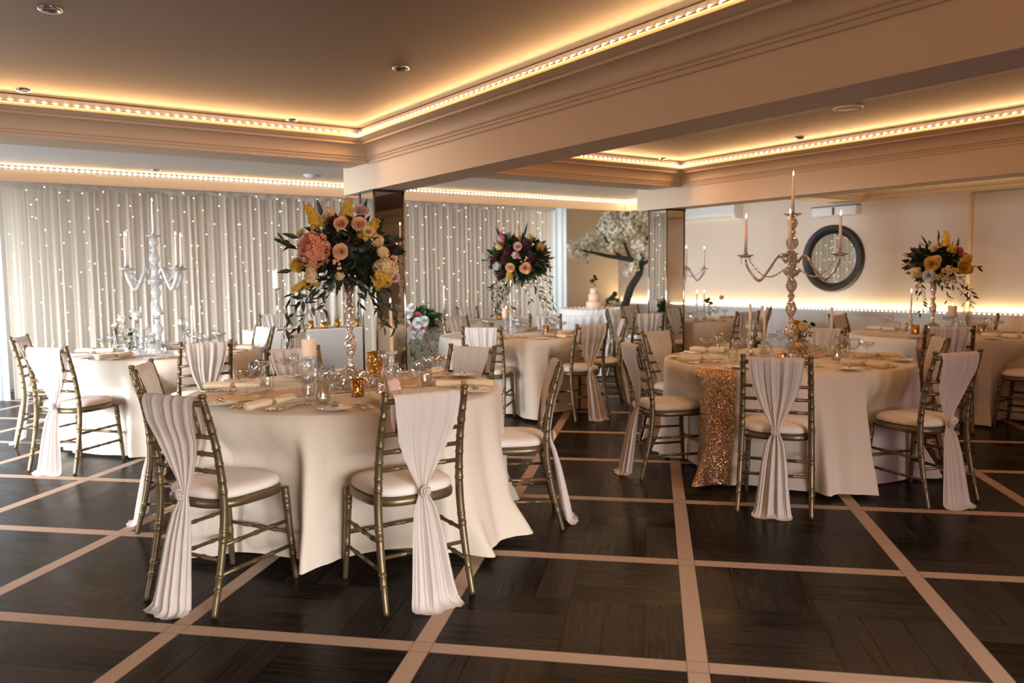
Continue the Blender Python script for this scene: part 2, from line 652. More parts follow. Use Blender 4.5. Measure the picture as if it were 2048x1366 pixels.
wall_with_holes('wall_back', 'y', YB, XL - .15, XR + .15, [(-3.4, 0.30, 0.15, 2.35), (0.8, 7.9, 0.25, 2.4), (8.25, 8.75, 0.25, 2.4)], sign=1)
wall_with_holes('wall_left', 'x', XL, YF, YB, [(3.1, 6.1, 0.3, 2.2), (7.9, 10.5, 0.3, 2.2)], sign=-1)
wall_with_holes('wall_front', 'y', YF, XL - .15, XR + .15, [(-0.6, 3.0, 0.3, 2.2)], sign=-1)
wall_with_holes('wall_right', 'x', XR, YF, YB, [], sign=1)
struct('wall_right_return', MB().box(XR - .09, XR, 5.15, YB, 0, HC), 'wall')


def window(n, axis, pos, a0, a1, z0, z1, cols):
    fr = MB()
    gl = MB()
    w = 0.06
    def bx(m, p0, p1, q0, q1, t=0.03):
        if axis == 'x':
            m.box(pos - t, pos + t, p0, p1, q0, q1)
        else:
            m.box(p0, p1, pos - t, pos + t, q0, q1)
    bx(fr, a0, a1, z0, z0 + w)
    bx(fr, a0, a1, z1 - w, z1)
    for i in range(cols + 1):
        c = a0 + w / 2 + (a1 - a0 - w) * i / cols
        bx(fr, c - w / 2, c + w / 2, z0 + w, z1 - w)
    bx(gl, a0 + w, a1 - w, z0 + w, z1 - w, 0.004)
    f = struct('window_%d' % n, fr, 'white')
    g = struct('window_pane', gl, 'glass', f)
    return f


window(1, 'y', YB + .07, -3.4, 0.30, 0.15, 2.35, 4)
window(2, 'y', YB + .07, 8.25, 8.75, 0.25, 2.4, 1)
window(6, 'y', YB + .07, 0.8, 7.9, 0.25, 2.4, 6)  # unseen window, added along with the curtain backlight
window(3, 'x', XL - .07, 7.9, 10.5, 0.3, 2.2, 3)  # unseen window, placed to go with the far side fill
window(4, 'x', XL - .07, 3.1, 6.1, 0.3, 2.2, 3)  # unseen window, placed to go with the near side fill
window(5, 'y', YF - .07, -0.6, 3.0, 0.3, 2.2, 4)

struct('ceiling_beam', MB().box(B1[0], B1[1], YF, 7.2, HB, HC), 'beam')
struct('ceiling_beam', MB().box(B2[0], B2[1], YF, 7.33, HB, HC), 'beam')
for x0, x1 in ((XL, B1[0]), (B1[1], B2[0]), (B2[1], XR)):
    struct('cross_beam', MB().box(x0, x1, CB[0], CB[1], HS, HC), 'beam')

# cornices
CP = [(0.0, HS - .012), (0.018, HS - .012), (0.02, HS + .012), (0.032, HS + .015), (0.034, HS + .03), (0.045, HS + .034)]
for i in range(9):
    a = i / 8 * pi / 2
    CP.append((0.05 + 0.085 * (1 - cos(a)), HS + .04 + 0.085 * sin(a)))
CP += [(0.14, HS + .127), (0.142, HS + .142), (0.156, HS + .145), (0.165, HS + .15), (0.19, HS + .165), (0.2, HS + .17),
       (0.2, HS + .20), (0.17, HS + .20), (0.17, HS + .245), (0.0, HS + .245)]
sd = 1


def cornice(n, path, offs):
    struct('trim_%d' % n, sweep(path, offs, CP), 'cornice')


cornice(1, [(XL, CB[0]), (B1[0], CB[0]), (B1[0], YF)], [(0, -1), (-1, -1), (-1, 0)])
cornice(2, [(B1[1], YF), (B1[1], CB[0]), (B2[0], CB[0]), (B2[0], YF)], [(1, 0), (1, -1), (-1, -1), (-1, 0)])
cornice(3, [(B2[1], YF), (B2[1], CB[0]), (XR - .09, CB[0]), (XR - .09, YF)], [(1, 0), (1, -1), (-1, -1), (-1, 0)])
# pelmet in front of the curtain and its return
PX, PY = 9.72, 10.42
struct('trim_4', MB().box(XL, PX + .06, PY, PY + .06, 2.46, 2.60).box(PX, PX + .06, 7.34, PY, 2.46, 2.60), 'beam')
# wainscot on the right-hand wall: rail, panels, skirting
DZ = 0.79
xw = XR - .09
struct('wainscot_rail', MB().box(xw - .035, xw, 5.13, YB, DZ - .045, DZ).box(XR - .035, XR, YF, 5.13, DZ - .045, DZ), 'dado')
wp = MB()
y = 5.3
while y < YB - 0.9:
    for a0, a1, z0, z1 in ((y, y + .8, .66, .69), (y, y + .8, .2, .23), (y, y + .03, .23, .66), (y + .77, y + .8, .23, .66)):
        wp.box(xw - .012, xw - .0005, a0, a1, z0, z1)
    y += 0.95
wp.box(xw - .006, xw - .0006, 5.16, YB, 0.12, DZ - .045)
struct('trim_5', wp, 'dado')
struct('baseboard_right', MB().box(xw - .02, xw, 5.15, YB, 0, .12).box(XR - .02, XR, YF, 5.15, 0, .12), 'dado')
struct('baseboard_back', MB().box(XL, XR, YB - .02, YB, 0, .12), 'dado')
struct('trim_6', MB().box(8.95, xw, YB - .035, YB, DZ - .04, DZ), 'beam')


def pillar(x, y, sx, sy):
    st = MB().box(x + .012, x + sx - .012, y + .012, y + sy - .012, 0, HB)
    p = struct('mirrored_pillar', st, 'board')
    p['kind'] = 'structure'
    for (a, b, c, d) in ((x, x + .012, y + .012, y + sy - .012), (x + .012, x + sx - .012, y, y + .012),
                         (x + sx - .012, x + sx, y + .012, y + sy - .012), (x + .012, x + sx - .012, y + sy - .012, y + sy)):
        MB().box(a, b, c, d, 0.0, HB).build('mirror_panel', 'mirror', p, False)
    for px, py in ((x, y), (x + sx, y), (x, y + sy), (x + sx, y + sy)):
        MB().tube([(px, py, 0), (px, py, HB)], 0.011, 8).build('corner_bead', 'chrome', p)
    MB().box(x - .012, x + sx + .012, y - .012, y + sy + .012, HB - .02, HB).build('top_collar', 'black', p, False)
    return p


pillar(3.09, 6.55, 0.29, 0.29)
pillar(7.03, 6.82, 0.30, 0.30)

# ------------------------------------------------------------------ light strips
bulb_me = MB().ball((0, 0, 0), 0.0135, 8, 6).build('bulb', 'bulb')
bulb2_me = MB().ball((0, 0, 0), 0.010, 6, 5).build('bulb', 'bulb_dado')
B_ME, B2_ME = bulb_me.data, bulb2_me.data
for o in (bulb_me, bulb2_me):
    bpy.data.objects.remove(o)


def strip(p0, p1, normal, label, spacing=0.066, mesh=None, watts_m=5.0, color=WARM, tilt=-0.6, near=None, cat='light strip'):
    p0, p1 = Vector(p0), Vector(p1)
    L = (p1 - p0).length
    n = int(L / spacing)
    root = empty('light_strip', p0)
    tag(root, label, cat)
    d = (p1 - p0) / L
    nv = Vector(normal)
    tp = MB()
    a = d * 0
    q0, q1 = Vector((0, 0, 0)) - nv * .008, (p1 - p0) - nv * .008
    up = Vector((0, 0, .009))
    w = nv * .004
    vs = [q0 - up - w, q0 + up - w, q0 + up + w, q0 - up + w, q1 - up - w, q1 + up - w, q1 + up + w, q1 - up + w]
    tp.add(vs, [(0, 1, 2, 3), (7, 6, 5, 4), (0, 4, 5, 1), (1, 5, 6, 2), (2, 6, 7, 3), (3, 7, 4, 0)])
    tp.build('tape', 'white', root, False)
    ref = Vector((0, 0, 1.372))
    pts = [d * (spacing * (i + .5)) for i in range(n)]
    pts.sort(key=lambda p: (p + p0 - ref).length)
    me = mesh or B_ME
    for p in pts[:100]:
        b = bpy.data.objects.new('bulb', me)
        C.objects.link(b)
        b.parent = root
        b.location = p
    if len(pts) > 100:
        mb = MB()
        for p in pts[100:]:
            mb.ball(p, 0.011, 8, 6)
        o = mb.build('more_bulbs', me.materials[0], root)
        o['kind'] = 'stuff'
    dr = nv + Vector((0, 0, tilt))
    al = area_light('strip_glow', (p0 + p1) / 2 + nv * .014, dr, L, 0.016, watts_m * L, color)
    # long side of the lamp along the strip
    z = -dr.normalized()
    x = d
    yv = z.cross(x).normalized()
    al.rotation_euler = Matrix(((x.x, yv.x, z.x), (x.y, yv.y, z.y), (x.z, yv.z, z.z))).to_euler()
    return root


LZ = 2.578
strip((-1.5, CB[0] - .19, LZ), (B1[0] - .19, CB[0] - .19, LZ), (0, -1, 0), 'row of warm bulbs along the cornice over the table by the white curtain side')
strip((B1[0] - .19, CB[0] - .20, LZ), (B1[0] - .19, 0.6, LZ), (-1, 0, 0), 'row of warm bulbs on the cornice of the large beam crossing the picture')
strip((B1[1] + .22, CB[0] - .19, LZ), (B2[0] - .19, CB[0] - .19, LZ), (0, -1, 0), 'row of warm bulbs on the cornice between the two mirrored pillars')
strip((B2[0] - .19, CB[0] - .20, LZ), (B2[0] - .19, 1.6, LZ), (-1, 0, 0), 'row of warm bulbs on the cornice above the round wall mirror')
strip((-0.8, PY - .02, 2.605), (PX, PY - .02, 2.605), (0, -1, 0), 'long row of warm bulbs on the pelmet above the draped curtain', 0.062, None, 2.6)
strip((PX - .02, PY, 2.605), (PX - .02, 8.2, 2.605), (-1, 0, 0), 'short row of warm bulbs turning the ceiling corner above the blossom tree', 0.062, None, 2.6)
strip((XL + .2, CB[0] - .3, LZ), (XL + .2, YF + .3, LZ), (1, 0, 0), 'row of warm bulbs on the ceiling edge along the side windows', .4, None, 2.3)
strip((B1[0] - .4, YF + .2, LZ), (XL + .3, YF + .2, LZ), (0, 1, 0), 'row of warm bulbs on the ceiling edge behind the camera', .4, None, 12.0)
strip((B1[1] + .19, 0.0, LZ), (B1[1] + .19, CB[0] - .4, LZ), (1, 0, 0), 'row of warm bulbs on the hidden face of the large beam', .4)
strip((B2[1] + .19, 0.5, LZ), (B2[1] + .19, CB[0] - .4, LZ), (1, 0, 0), 'row of warm bulbs on the hidden face of the far beam', .4)
strip((xw - .02, YB - .1, DZ + .012), (xw - .02, 5.2, DZ + .012), (-.25, 0, 1), 'row of pale bulbs on the wainscot rail beneath the round mirror', 0.062, B2_ME, 6.2, (1.0, 0.72, 0.36), 0.0)
strip((XR - .02, 5.1, DZ + .012), (XR - .02, 3.2, DZ + .012), (-.25, 0, 1), 'row of pale bulbs on the wainscot rail at the recessed end of the wall', 0.062, B2_ME, 6.2, (1.0, 0.72, 0.36), 0.0)


# ------------------------------------------------------------------ ceiling fittings, wall fittings
def downlight():
    r = empty('downlight')
    MB().lathe([(0.030, 0.0), (0.034, -.006), (0.046, -.010), (0.052, -.006), (0.053, 0.0)], 20).build('chrome_ring', 'chrome', r)
    MB().lathe([(0.001, -.001), (0.030, -.003)], 16).build('lens', 'board', r)
    return r


for x, y, lab in ((0.44, 4.37, 'chrome downlight in the ceiling, the one closest above the camera'), (2.30, 4.45, 'chrome downlight in the ceiling near the big beam'),
                  (0.45, 6.29, 'chrome downlight just before the light strip, farthest from the big beam'), (2.30, 6.36, 'chrome downlight just before the light strip, by the beam corner'),
                  (6.61, 4.70, 'chrome downlight in the far coffer near its light strip'), (6.48, 6.35, 'chrome downlight at the corner of the far coffer'),
                  (2.0, 10.07, 'small downlight in the pale ceiling before the curtain')):
    place('downlight', downlight, (x, y, HC), 0, lab, 'downlight')
sp = empty('ceiling_speaker', (5.74, 3.66, HC))
tag(sp, 'round white flush speaker in the dark ceiling behind the big beam', 'ceiling speaker')
MB().lathe([(0.001, -.012), (0.08, -.012), (0.088, -.008)], 28).build('grille', 'white', sp)
MB().lathe([(0.088, -.008), (0.095, -.014), (0.107, -.010), (0.11, 0)], 28).build('rim', 'white', sp)
sm = empty('smoke_detector', (3.71, 9.63, HC))
tag(sm, 'round white smoke detector on the pale ceiling before the curtain', 'smoke detector')
MB().lathe([(0.10, 0), (0.10, -.012)], 24).build('base_plate', 'white', sm)
MB().lathe([(0.001, -.045), (0.05, -.042), (0.075, -.03), (0.085, -.012)], 24).build('dome', 'white', sm)

# air conditioner and slim wall unit on the right-hand wall
ac = empty('air_conditioner', (xw, 9.45, 2.25))
tag(ac, 'white split air conditioner high on the wall beyond the second pillar', 'air conditioner')
body = MB()
prof = [(0, .34), (-.19, .34), (-.215, .30), (-.215, .10), (-.17, .02), (0, 0)]
def acf(i, j):
    return (prof[i][0], (-.68, .68)[j], prof[i][1])
body.grid(len(prof), 2, acf)
body.add([(p[0], -.68, p[1]) for p in prof], [tuple(range(6))])
body.add([(p[0], .68, p[1]) for p in prof], [tuple(reversed(range(6)))])
body.build('housing', 'white', ac, False)
lv = MB()
for i in range(5):
    lv.box(-.221, -.2155, -.64, .36, .12 + i * .036, .13 + i * .036)
lv.build('louvre', 'dado', ac, False)
MB().box(-.222, -.2155, .40, .62, .12, .30).build('end_panel', 'white', ac, False)
MB().box(-.19, -.15, -.6, .6, .028, .045).build('air_flap', 'dado', ac, False)
em = empty('wall_unit', (xw, 7.03, 2.19))
tag(em, 'grey-white slim unit fixed to the wall above the round mirror', 'wall unit')
MB().box(-.10, 0, -.36, .36, 0, .13).build('case', 'white', em, False)
MB().box(-.104, -.10, -.02, .02, .01, .12).build('centre_seam', 'board', em, False)
MB().box(-.115, 0, -.37, .37, .13, .145).build('top_hood', 'board', em, False)

# round mirror
rm = empty('round_mirror', (xw, 7.07, 1.56))
tag(rm, 'large round mirror in a deep dark frame on the beige wall', 'mirror')
fr = MB()
def ringf(prof_, seg=64):
    def fn(i, j):
        a = 2 * pi * i / seg
        r, d = prof_[j]
        return (-d, r * cos(a), r * sin(a))
    return fn
rp = [(0.50, 0.0), (0.50, 0.05), (0.485, 0.075), (0.46, 0.08), (0.41, 0.055), (0.375, 0.03), (0.365, 0.015)]
fr.grid(64, len(rp), ringf(rp), True).build('frame', 'dark_wood', rm)
gp = [(0.375, 0.018), (0.20, 0.018), (0.001, 0.018)]
MB().grid(64, 3, ringf(gp), True).build('mirror_glass', 'mirror', rm)


# ------------------------------------------------------------------ curtain with fairy lights
def curtain_mesh(x0, x1, y, z0, z1, amp, waves, seed, puddle=0.0, gather=0.0, nz=14):
    rnd = random.Random(seed)
    W = x1 - x0
    n = max(24, int(waves * 14))
    ph = [rnd.uniform(0, 6.28) for _ in range(5)]
    mb = MB()
    def fn(i, j):
        u = i / (n - 1)
        t = j / (nz - 1)
        x = x0 + W * u
        f = sin(2 * pi * waves * u + ph[0] + 2.2 * sin(2 * pi * waves * .17 * u + ph[1]) + .5 * sin(2 * pi * 2.3 * u + ph[4] + 1.2 * t))
        f += 0.45 * sin(2 * pi * waves * 1.9 * u + ph[2]) * (0.6 + .4 * t)
        g = 0.5 + 0.5 * sin(2 * pi * waves * 0.27 * u + ph[3])
        a = amp * (0.5 + 0.5 * g) * (0.75 + 0.35 * (1 - t))
        z = z0 + (z1 - z0) * t
        yy = y + a * f
        if t < 0.08 and puddle:
            yy -= puddle * (1 - t / 0.08)
        if t > 0.97:
            z -= gather * (0.5 + .5 * sin(2 * pi * 3.2 * u + ph[4]))
        return (x, yy, z)
    return mb.grid(n, nz, fn)


edges = [0.50, 2.0, 3.58, 5.16, 6.74, 8.36]
CURT = ['draped voile curtain panel beside the white window drape', 'draped voile curtain panel behind the white crystal candelabrum',
        'draped voile curtain panel behind the tall pillar candle stand', 'draped voile curtain panel behind the garland of white roses',
        'draped voile curtain panel ending at the bright white drape']
for i in range(5):
    c = curtain_mesh(edges[i], edges[i + 1] - .01, 10.73, 0.0, 2.50, 0.017, 15, 30 + i, 0, .015).build('voile_curtain', 'curtain')
    tag(c, CURT[i], 'curtain')
MB().tube([(0.35, 10.80, 2.50), (8.36, 10.80, 2.50)], 0.012, 8).build('curtain_rail', 'chrome')
tag(bpy.data.objects['curtain_rail'], 'thin metal rail carrying the draped curtain under the pelmet', 'curtain rail')
# swagged heading along the top
hd = MB()
def hdf(i, j):
    u = i / 400
    t = j / 5
    s_ = abs(sin(u * pi * 14))
    return (0.42 + 7.95 * u, 10.685 - .02 * sin(pi * t) - .005 * sin(u * 300), 2.50 - (.05 + .05 * s_) * t)
hd.grid(401, 6, hdf).build('curtain_swag', 'sash')
tag(bpy.data.objects['curtain_swag'], 'gathered white swag along the top of the draped curtain', 'swag')
d1 = curtain_mesh(-3.4, 0.46, 10.80, 0.0, 2.55, 0.05, 22, 77, 0.06).build('window_drape', 'drape')
tag(d1, 'bright white drape over the window at the edge of the curtain', 'curtain')
d2 = curtain_mesh(8.38, 8.74, 10.84, 0.0, 2.55, 0.05, 4, 78, 0.0).build('window_drape', 'drape')
tag(d2, 'bright white drape hanging between the curtain and the blossom tree wall', 'curtain')

fb = MB().ball((0, 0, 0), 0.0064, 6, 5).build('bulb', 'fairy')
F_ME = fb.data
bpy.data.objects.remove(fb)
rnd = random.Random(5)
for i in range(30):
    x = 0.50 + 7.75 * (i + .5 + rnd.uniform(-.3, .3)) / 30
    root = empty('fairy_light_string', (x, 10.645, 2.46))
    tag(root, 'vertical string of tiny warm fairy lights on the draped curtain', 'fairy lights', 'fairy light strings on the curtain')
    pts = []
    for j in range(13):
        z = -0.05 - 2.1 * (j + rnd.uniform(-.3, .3)) / 13
        pts.append((rnd.uniform(-.14, .14), rnd.uniform(-.015, .01), min(z, -.02)))
    MB().tube([(0, 0, 0)] + pts, 0.0010, 3, False).build('wire', 'curtain', root)
    for p in pts:
        b = bpy.data.objects.new('bulb', F_ME)
        C.objects.link(b)
        b.parent = root
        b.location = (p[0], p[1] - .006, p[2])


# ------------------------------------------------------------------ chairs and sashes
def ring_rad(z, zs, base, bump=0.0035):
    r = base
    for q in zs:
        if abs(z - q) < 0.006:
            r = base + bump
    return r


def bamboo(mb, p0, p1, r0, r1=None, knots=3, seg=10, bump=0.003, mid=None):
    """a turned rod with bamboo rings"""
    r1 = r1 if r1 is not None else r0
    p0, p1 = Vector(p0), Vector(p1)
    L = (p1 - p0).length
    ts = [0.0]
    rs = [0]
    for i in range(knots):
        t = (i + 1) / (knots + 1)
        e = 0.009 / L
        for dt, b in ((-e, 0), (-e * .6, 1), (-e * .15, .1), (e * .15, .1), (e * .6, 1), (e, 0)):
            ts.append(t + dt)
            rs.append(b)
    ts.append(1.0)
    rs.append(0)
    pts = [p0.lerp(p1, t) for t in ts]
    rad = [r0 + (r1 - r0) * t + b * bump for t, b in zip(ts, rs)]
    return mb.tube(pts, rad, seg)


def path_rod(mb, pts, rad, knots_z, seg=10, bump=0.0035):
    """smooth rod through pts (Catmull) with rings at given heights"""
    P = [Vector(p) for p in pts]
    out, rr = [], []
    n = 10
    for i in range(len(P) - 1):
        a, b, c, d = P[max(i - 1, 0)], P[i], P[i + 1], P[min(i + 2, len(P) - 1)]
        for q in range(n):
            t = q / n
            out.append(0.5 * ((2 * b) + (c - a) * t + (2 * a - 5 * b + 4 * c - d) * t * t + (3 * b - a - 3 * c + d) * t ** 3))
            rr.append(rad[i] + (rad[i + 1] - rad[i]) * t)
    out.append(P[-1])
    rr.append(rad[-1])
    # insert rings
    pts2, r2 = [], []
    ks = sorted(knots_z)
    for i in range(len(out)):
        pts2.append(out[i])
        r2.append(rr[i])
        if i + 1 < len(out):
            for kz in ks:
                z0, z1 = out[i].z, out[i + 1].z
                if (z0 - kz) * (z1 - kz) < 0:
                    t0 = (kz - z0) / (z1 - z0)
                    L = (out[i + 1] - out[i]).length
                    for dt, b in ((-.008, 0), (-.006, 1), (-.0015, .15), (.0015, .15), (.006, 1), (.008, 0)):
                        t = t0 + dt / L
                        if 0 < t < 1:
                            pts2.append(out[i].lerp(out[i + 1], t))
                            r2.append(rr[i] + bump * b)
    return mb.tube(pts2, r2, seg)


def seat_outline(s=1.0, n=40):
    pts = []
    for i in range(n):
        a = 2 * pi * i / n
        c_, s_ = cos(a), sin(a)
        e = 3.2
        x = 0.205 * s * (abs(c_) ** (2 / e)) * (1 if c_ >= 0 else -1)
        y = 0.200 * s * (abs(s_) ** (2 / e)) * (1 if s_ >= 0 else -1)
        x *= 1.0 + 0.22 * y
        pts.append((x, y))
    return pts


def make_chair():
    t = empty('chiavari_chair')
    g = 'gold'
    ol = seat_outline(1.0)
    fr = MB()
    rows = [(0.92, .415), (1.0, .418), (1.01, .432), (1.0, .447), (0.95, .452), (0.0, .452)]
    def ff(i, j):
        k_, z = rows[j]
        return (ol[i][0] * k_, ol[i][1] * k_, z)
    fr.grid(len(ol), len(rows), ff, True)
    fr.add([(p[0] * .92, p[1] * .92, .415) for p in ol], [tuple(reversed(range(len(ol))))])
    fr.build('seat_frame', g, t)
    cu = MB()
    rows2 = [(0.90, .453), (0.965, .458), (0.98, .470), (0.955, .484), (0.88, .495), (0.7, .502), (0.35, .506), (0.0, .507)]
    def cf(i, j):
        k_, z = rows2[j]
        return (ol[i][0] * k_, ol[i][1] * k_, z)
    cu.grid(len(ol), len(rows2), cf, True).build('cushion', 'cushion', t)
    for s_ in (-1, 1):
        path_rod(MB(), [(s_ * .198, .210, 0), (s_ * .190, .192, .2), (s_ * .182, .175, .43)], [.012, .0155, .0175],
                 (.12, .17, .33, .37)).build('front_leg', g, t)
        path_rod(MB(), [(s_ * .200, -.270, 0), (s_ * .194, -.215, .22), (s_ * .189, -.185, .44), (s_ * .184, -.205, .67), (s_ * .179, -.262, .888)],
                 [.0125, .016, .0175, .016, .0145], (.10, .15, .30, .34, .50, .55, .62, .69, .76, .815), 12).lathe(
                 [(.0145, -.006), (.0125, .001), (.0125, .004), (.016, .008), (.0175, .014), (.0155, .021), (.0001, .024)], 12,
                 (s_ * .179, -.263, .890)).build('back_post', g, t)
        bamboo(MB(), (s_ * .186, .187, .155), (s_ * .186, -.235, .155), .0085, None, 3).build('side_stretcher', g, t)
        bamboo(MB(), (s_ * .185, .185, .275), (s_ * .186, -.205, .275), .0085, None, 3).build('side_stretcher', g, t)
    def back_y(z):
        return -.185 - .077 * max(0, (z - .44) / .43) ** 1.6
    for z, nm, r in ((.870, 'top_rail', .0115), (.730, 'back_rail', .0095), (.655, 'back_rail', .0095), (.580, 'back_rail', .0095)):
        y = back_y(z)
        bamboo(MB(), (-.181, y, z), (.181, y, z), r, None, 4).build(nm, g, t)
    for i in range(5):
        x = -.118 + .059 * i
        bamboo(MB(), (x, back_y(.730), .730), (x, back_y(.870), .870), .0065, None, 2, 8).build('spindle', g, t)
    bamboo(MB(), (-.186, .198, .215), (.186, .198, .215), .0085, None, 3).build('front_stretcher', g, t)
    bamboo(MB(), (-.186, -.215, .22), (.186, -.215, .22), .0085, None, 3).build('rear_stretcher', g, t)
    return t


def sash_mesh(seed):
    rnd = random.Random(seed)
    # (y, z, half width, pleat amplitude, x shift)
    k_ = [(-.178, .555, .030, .006, 0), (-.182, .62, .065, .008, 0), (-.190, .69, .105, .008, 0), (-.212, .785, .136, .007, 0), (-.235, .852, .145, .006, 0),
          (-.243, .884, .146, .003, 0), (-.252, .896, .148, .002, 0), (-.262, .899, .149, .002, 0), (-.274, .896, .149, .002, 0), (-.283, .884, .148, .003, 0), (-.287, .862, .147, .006, 0), (-.277, .79, .138, .008, 0),
          (-.245, .70, .118, .009, 0), (-.229, .62, .088, .010, 0), (-.219, .55, .052, .011, 0), (-.215, .50, .026, .010, 0),
          (-.218, .478, .021, .009, 0), (-.222, .455, .026, .010, 0), (-.238, .40, .054, .014, 0), (-.258, .30, .072, .018, 0),
          (-.276, .18, .086, .020, 0), (-.290, .08, .098, .022, 0), (-.300, .025, .108, .018, 0), (-.322, .010, .118, .008, 0), (-.348, .006, .112, .005, 0)]
    sh = rnd.uniform(-.02, .02)
    ph = [rnd.uniform(0, 6.28) for _ in range(4)]
    nu = 61
    sub = 2
    rows = []
    for i in range(len(k_) - 1):
        for q in range(sub):
            t = q / sub
            rows.append(tuple(k_[i][c] * (1 - t) + k_[i + 1][c] * t for c in range(5)))
    rows.append(k_[-1])
    n = len(rows)
    def fn(i, j):
        y, z, hw, amp, _ = rows[j]
        u = -1 + 2 * i / (nu - 1)
        f = .8 * sin(4.1 * pi * u + ph[0] + 1.5 * sin(2.4 * u + ph[1]) + .8 * z) + .38 * sin(8.3 * pi * u + ph[2] + 1.3 * sin(4 * u + ph[3])) + .25 * sin(17 * pi * u + ph[1])
        ed = 1 - .5 * abs(u) ** 6
        low = max(0.0, (.48 - z) / .48)
        w = hw * (1 + .10 * low * sin(2.2 * u + ph[3]))
        x = u * w + sh * low
        # bulge of the tail: the folds wrap round
        yy = y - .75 * amp * f * ed - low * .03 * (1 - u * u)
        zz = z
        if z < .02:
            zz = max(.003, z + .006 * sin(5 * u + ph[3]))
        elif .875 < z:
            zz = z + .002 * f
        return (x, yy, zz)
    return MB().grid(nu, n, fn)


def make_brooch(parent):
    b = MB()
    for rr, n, d in ((0, 1, .016), (.011, 7, .013), (.021, 12, .008)):
        for i in range(n):
            a = 2 * pi * i / n
            b.ball((rr * cos(a), -.236 - d, .478 + rr * sin(a)), .0058, 6, 5)
    return b.build('brooch', 'pearl', parent)


def sash_maker(seed):
    def mk():
        o = sash_mesh(seed).build('chair_sash', 'sash')
        make_brooch(o)
        return o
    return mk


TC = {'T1': (1.754, 4.102, .84), 'T2': (1.44, 7.22, .77), 'T3': (4.82, 3.52, .84), 'T4': (4.75, 6.73, .79), 'T5': (7.80, 3.95, .80), 'T6': (8.10, 7.38, .73)}
TN = {'T1': 'peach hydrangea table', 'T2': 'white candelabrum table', 'T3': 'champagne candelabrum table', 'T4': 'burgundy bouquet table',
      'T5': 'yellow bouquet table', 'T6': 'table behind the far mirrored pillar'}
# position of the top of the backrest, facing
CH = [('T1', 0.70, 3.44, 28, 'at the front corner, back turned'), ('T1', 1.56, 2.86, 87, 'with back to the camera'),
      ('T1', 0.83, 4.79, -26, 'half hidden behind the front corner chair'), ('T1', 1.82, 5.18, -93, 'facing the camera behind the pillar candle'),
      ('T1', 2.80, 4.48, -158, 'facing the camera beyond the goblets'), ('T1', 2.71, 3.46, 148, 'edge-on over the floor strip'),
      ('T2', 0.50, 6.46, 40, 'before a white sashed chair'), ('T2', 0.42, 7.80, -22, 'closest to the white window drape'),
      ('T2', 1.50, 6.10, 90, 'with back to the camera'), ('T2', 2.42, 7.62, -172, 'towards the head table'),
      ('T2', 1.41, 8.38, -88, 'behind the flowers, against the curtain'), ('T2', 2.40, 6.68, 140, 'edge-on, by the head table'),
      ('T3', 3.73, 2.78, 33, 'with back to the camera in front'), ('T3', 4.72, 2.28, 77, 'with back turned and lilac-lit sash'),
      ('T3', 5.66, 2.86, 133, 'side-on behind the lilac-lit one'), ('T3', 3.76, 3.97, -23, 'edge-on beside the sequin runner'),
      ('T3', 4.68, 4.65, -85, 'in front of the far mirrored pillar'), ('T3', 5.93, 3.97, -155, 'behind the small yellow flowers'),
      ('T4', 3.90, 6.08, 43, 'behind the goblets of the front table'), ('T4', 4.86, 5.66, 87, 'with long trailing sash'),
      ('T4', 5.69, 6.12, 145, 'side-on with white seat'), ('T4', 4.70, 7.88, -80, 'before the head table'),
      ('T4', 5.65, 7.42, -130, 'before the cake table'),
      ('T5', 6.80, 3.36, 36, 'behind the lilac-lit chair'), ('T5', 7.86, 5.08, -84, 'under the round mirror'),
      ('T5', 7.62, 2.79, 98, 'cut off by the picture edge'), ('T5', 8.92, 3.75, 172, 'on the wall side beyond the goblets'),
      ('T6', 6.70, 6.78, 62, 'partly hidden by the pillar'), ('T6', 7.76, 6.20, 84, 'with back to the camera'),
      ('T6', 8.95, 6.84, 145, 'beside the wainscot with white sash'), ('T6', 8.02, 8.52, -85, 'near the blossom tree'),
      ('T6', 7.12, 8.02, -35, 'closest to the cake table'),
      ('H', 3.36, 10.22, -90, 'behind the tall pillar candle stand'), ('H', 3.92, 10.22, -90, 'behind the lidded jar'), ('H', 6.30, 10.22, -90, 'behind the rose garland')]
for i, (t, x, y, az, txt) in enumerate(CH):
    a = radians(az)
    ox, oy = x + cos(a) * .262, y + sin(a) * .262
    nm = TN.get(t, 'long head table')
    place('chair', make_chair, (ox, oy, 0), a - pi / 2, 'gold chair of the %s, %s' % (nm if t != 'T6' else 'far pillar table', txt), 'chair', 'gold bamboo-style banquet chairs')
    v = i % 5
    place('sash%d' % v, sash_maker(11 + v), (ox, oy, 0), a - pi / 2, 'chiffon sash of the %s chair %s' % (nm if t != 'T6' else 'far pillar table', txt), 'chair sash', 'chiffon sashes with pearl brooches')


# ------------------------------------------------------------------ tablecloths and runners
ZT = 0.755


LOBES = {'T1': [(-62, 12, .12), (-132, 8, .13), (-111, 6, .05), (100, 14, .1)], 'T3': [(-168, 10, .06), (-105, 12, .16), (-132, 9, .16), (150, 9, .06)], 'T2': [(-75, 12, .10), (-150, 10, .12)], 'T4': [(-110, 10, .12), (-40, 12, .08)], 'T5': [(-110, 10, .1)], 'T6': [(-80, 12, .1)]}
NODENT = {('T1', 5)}


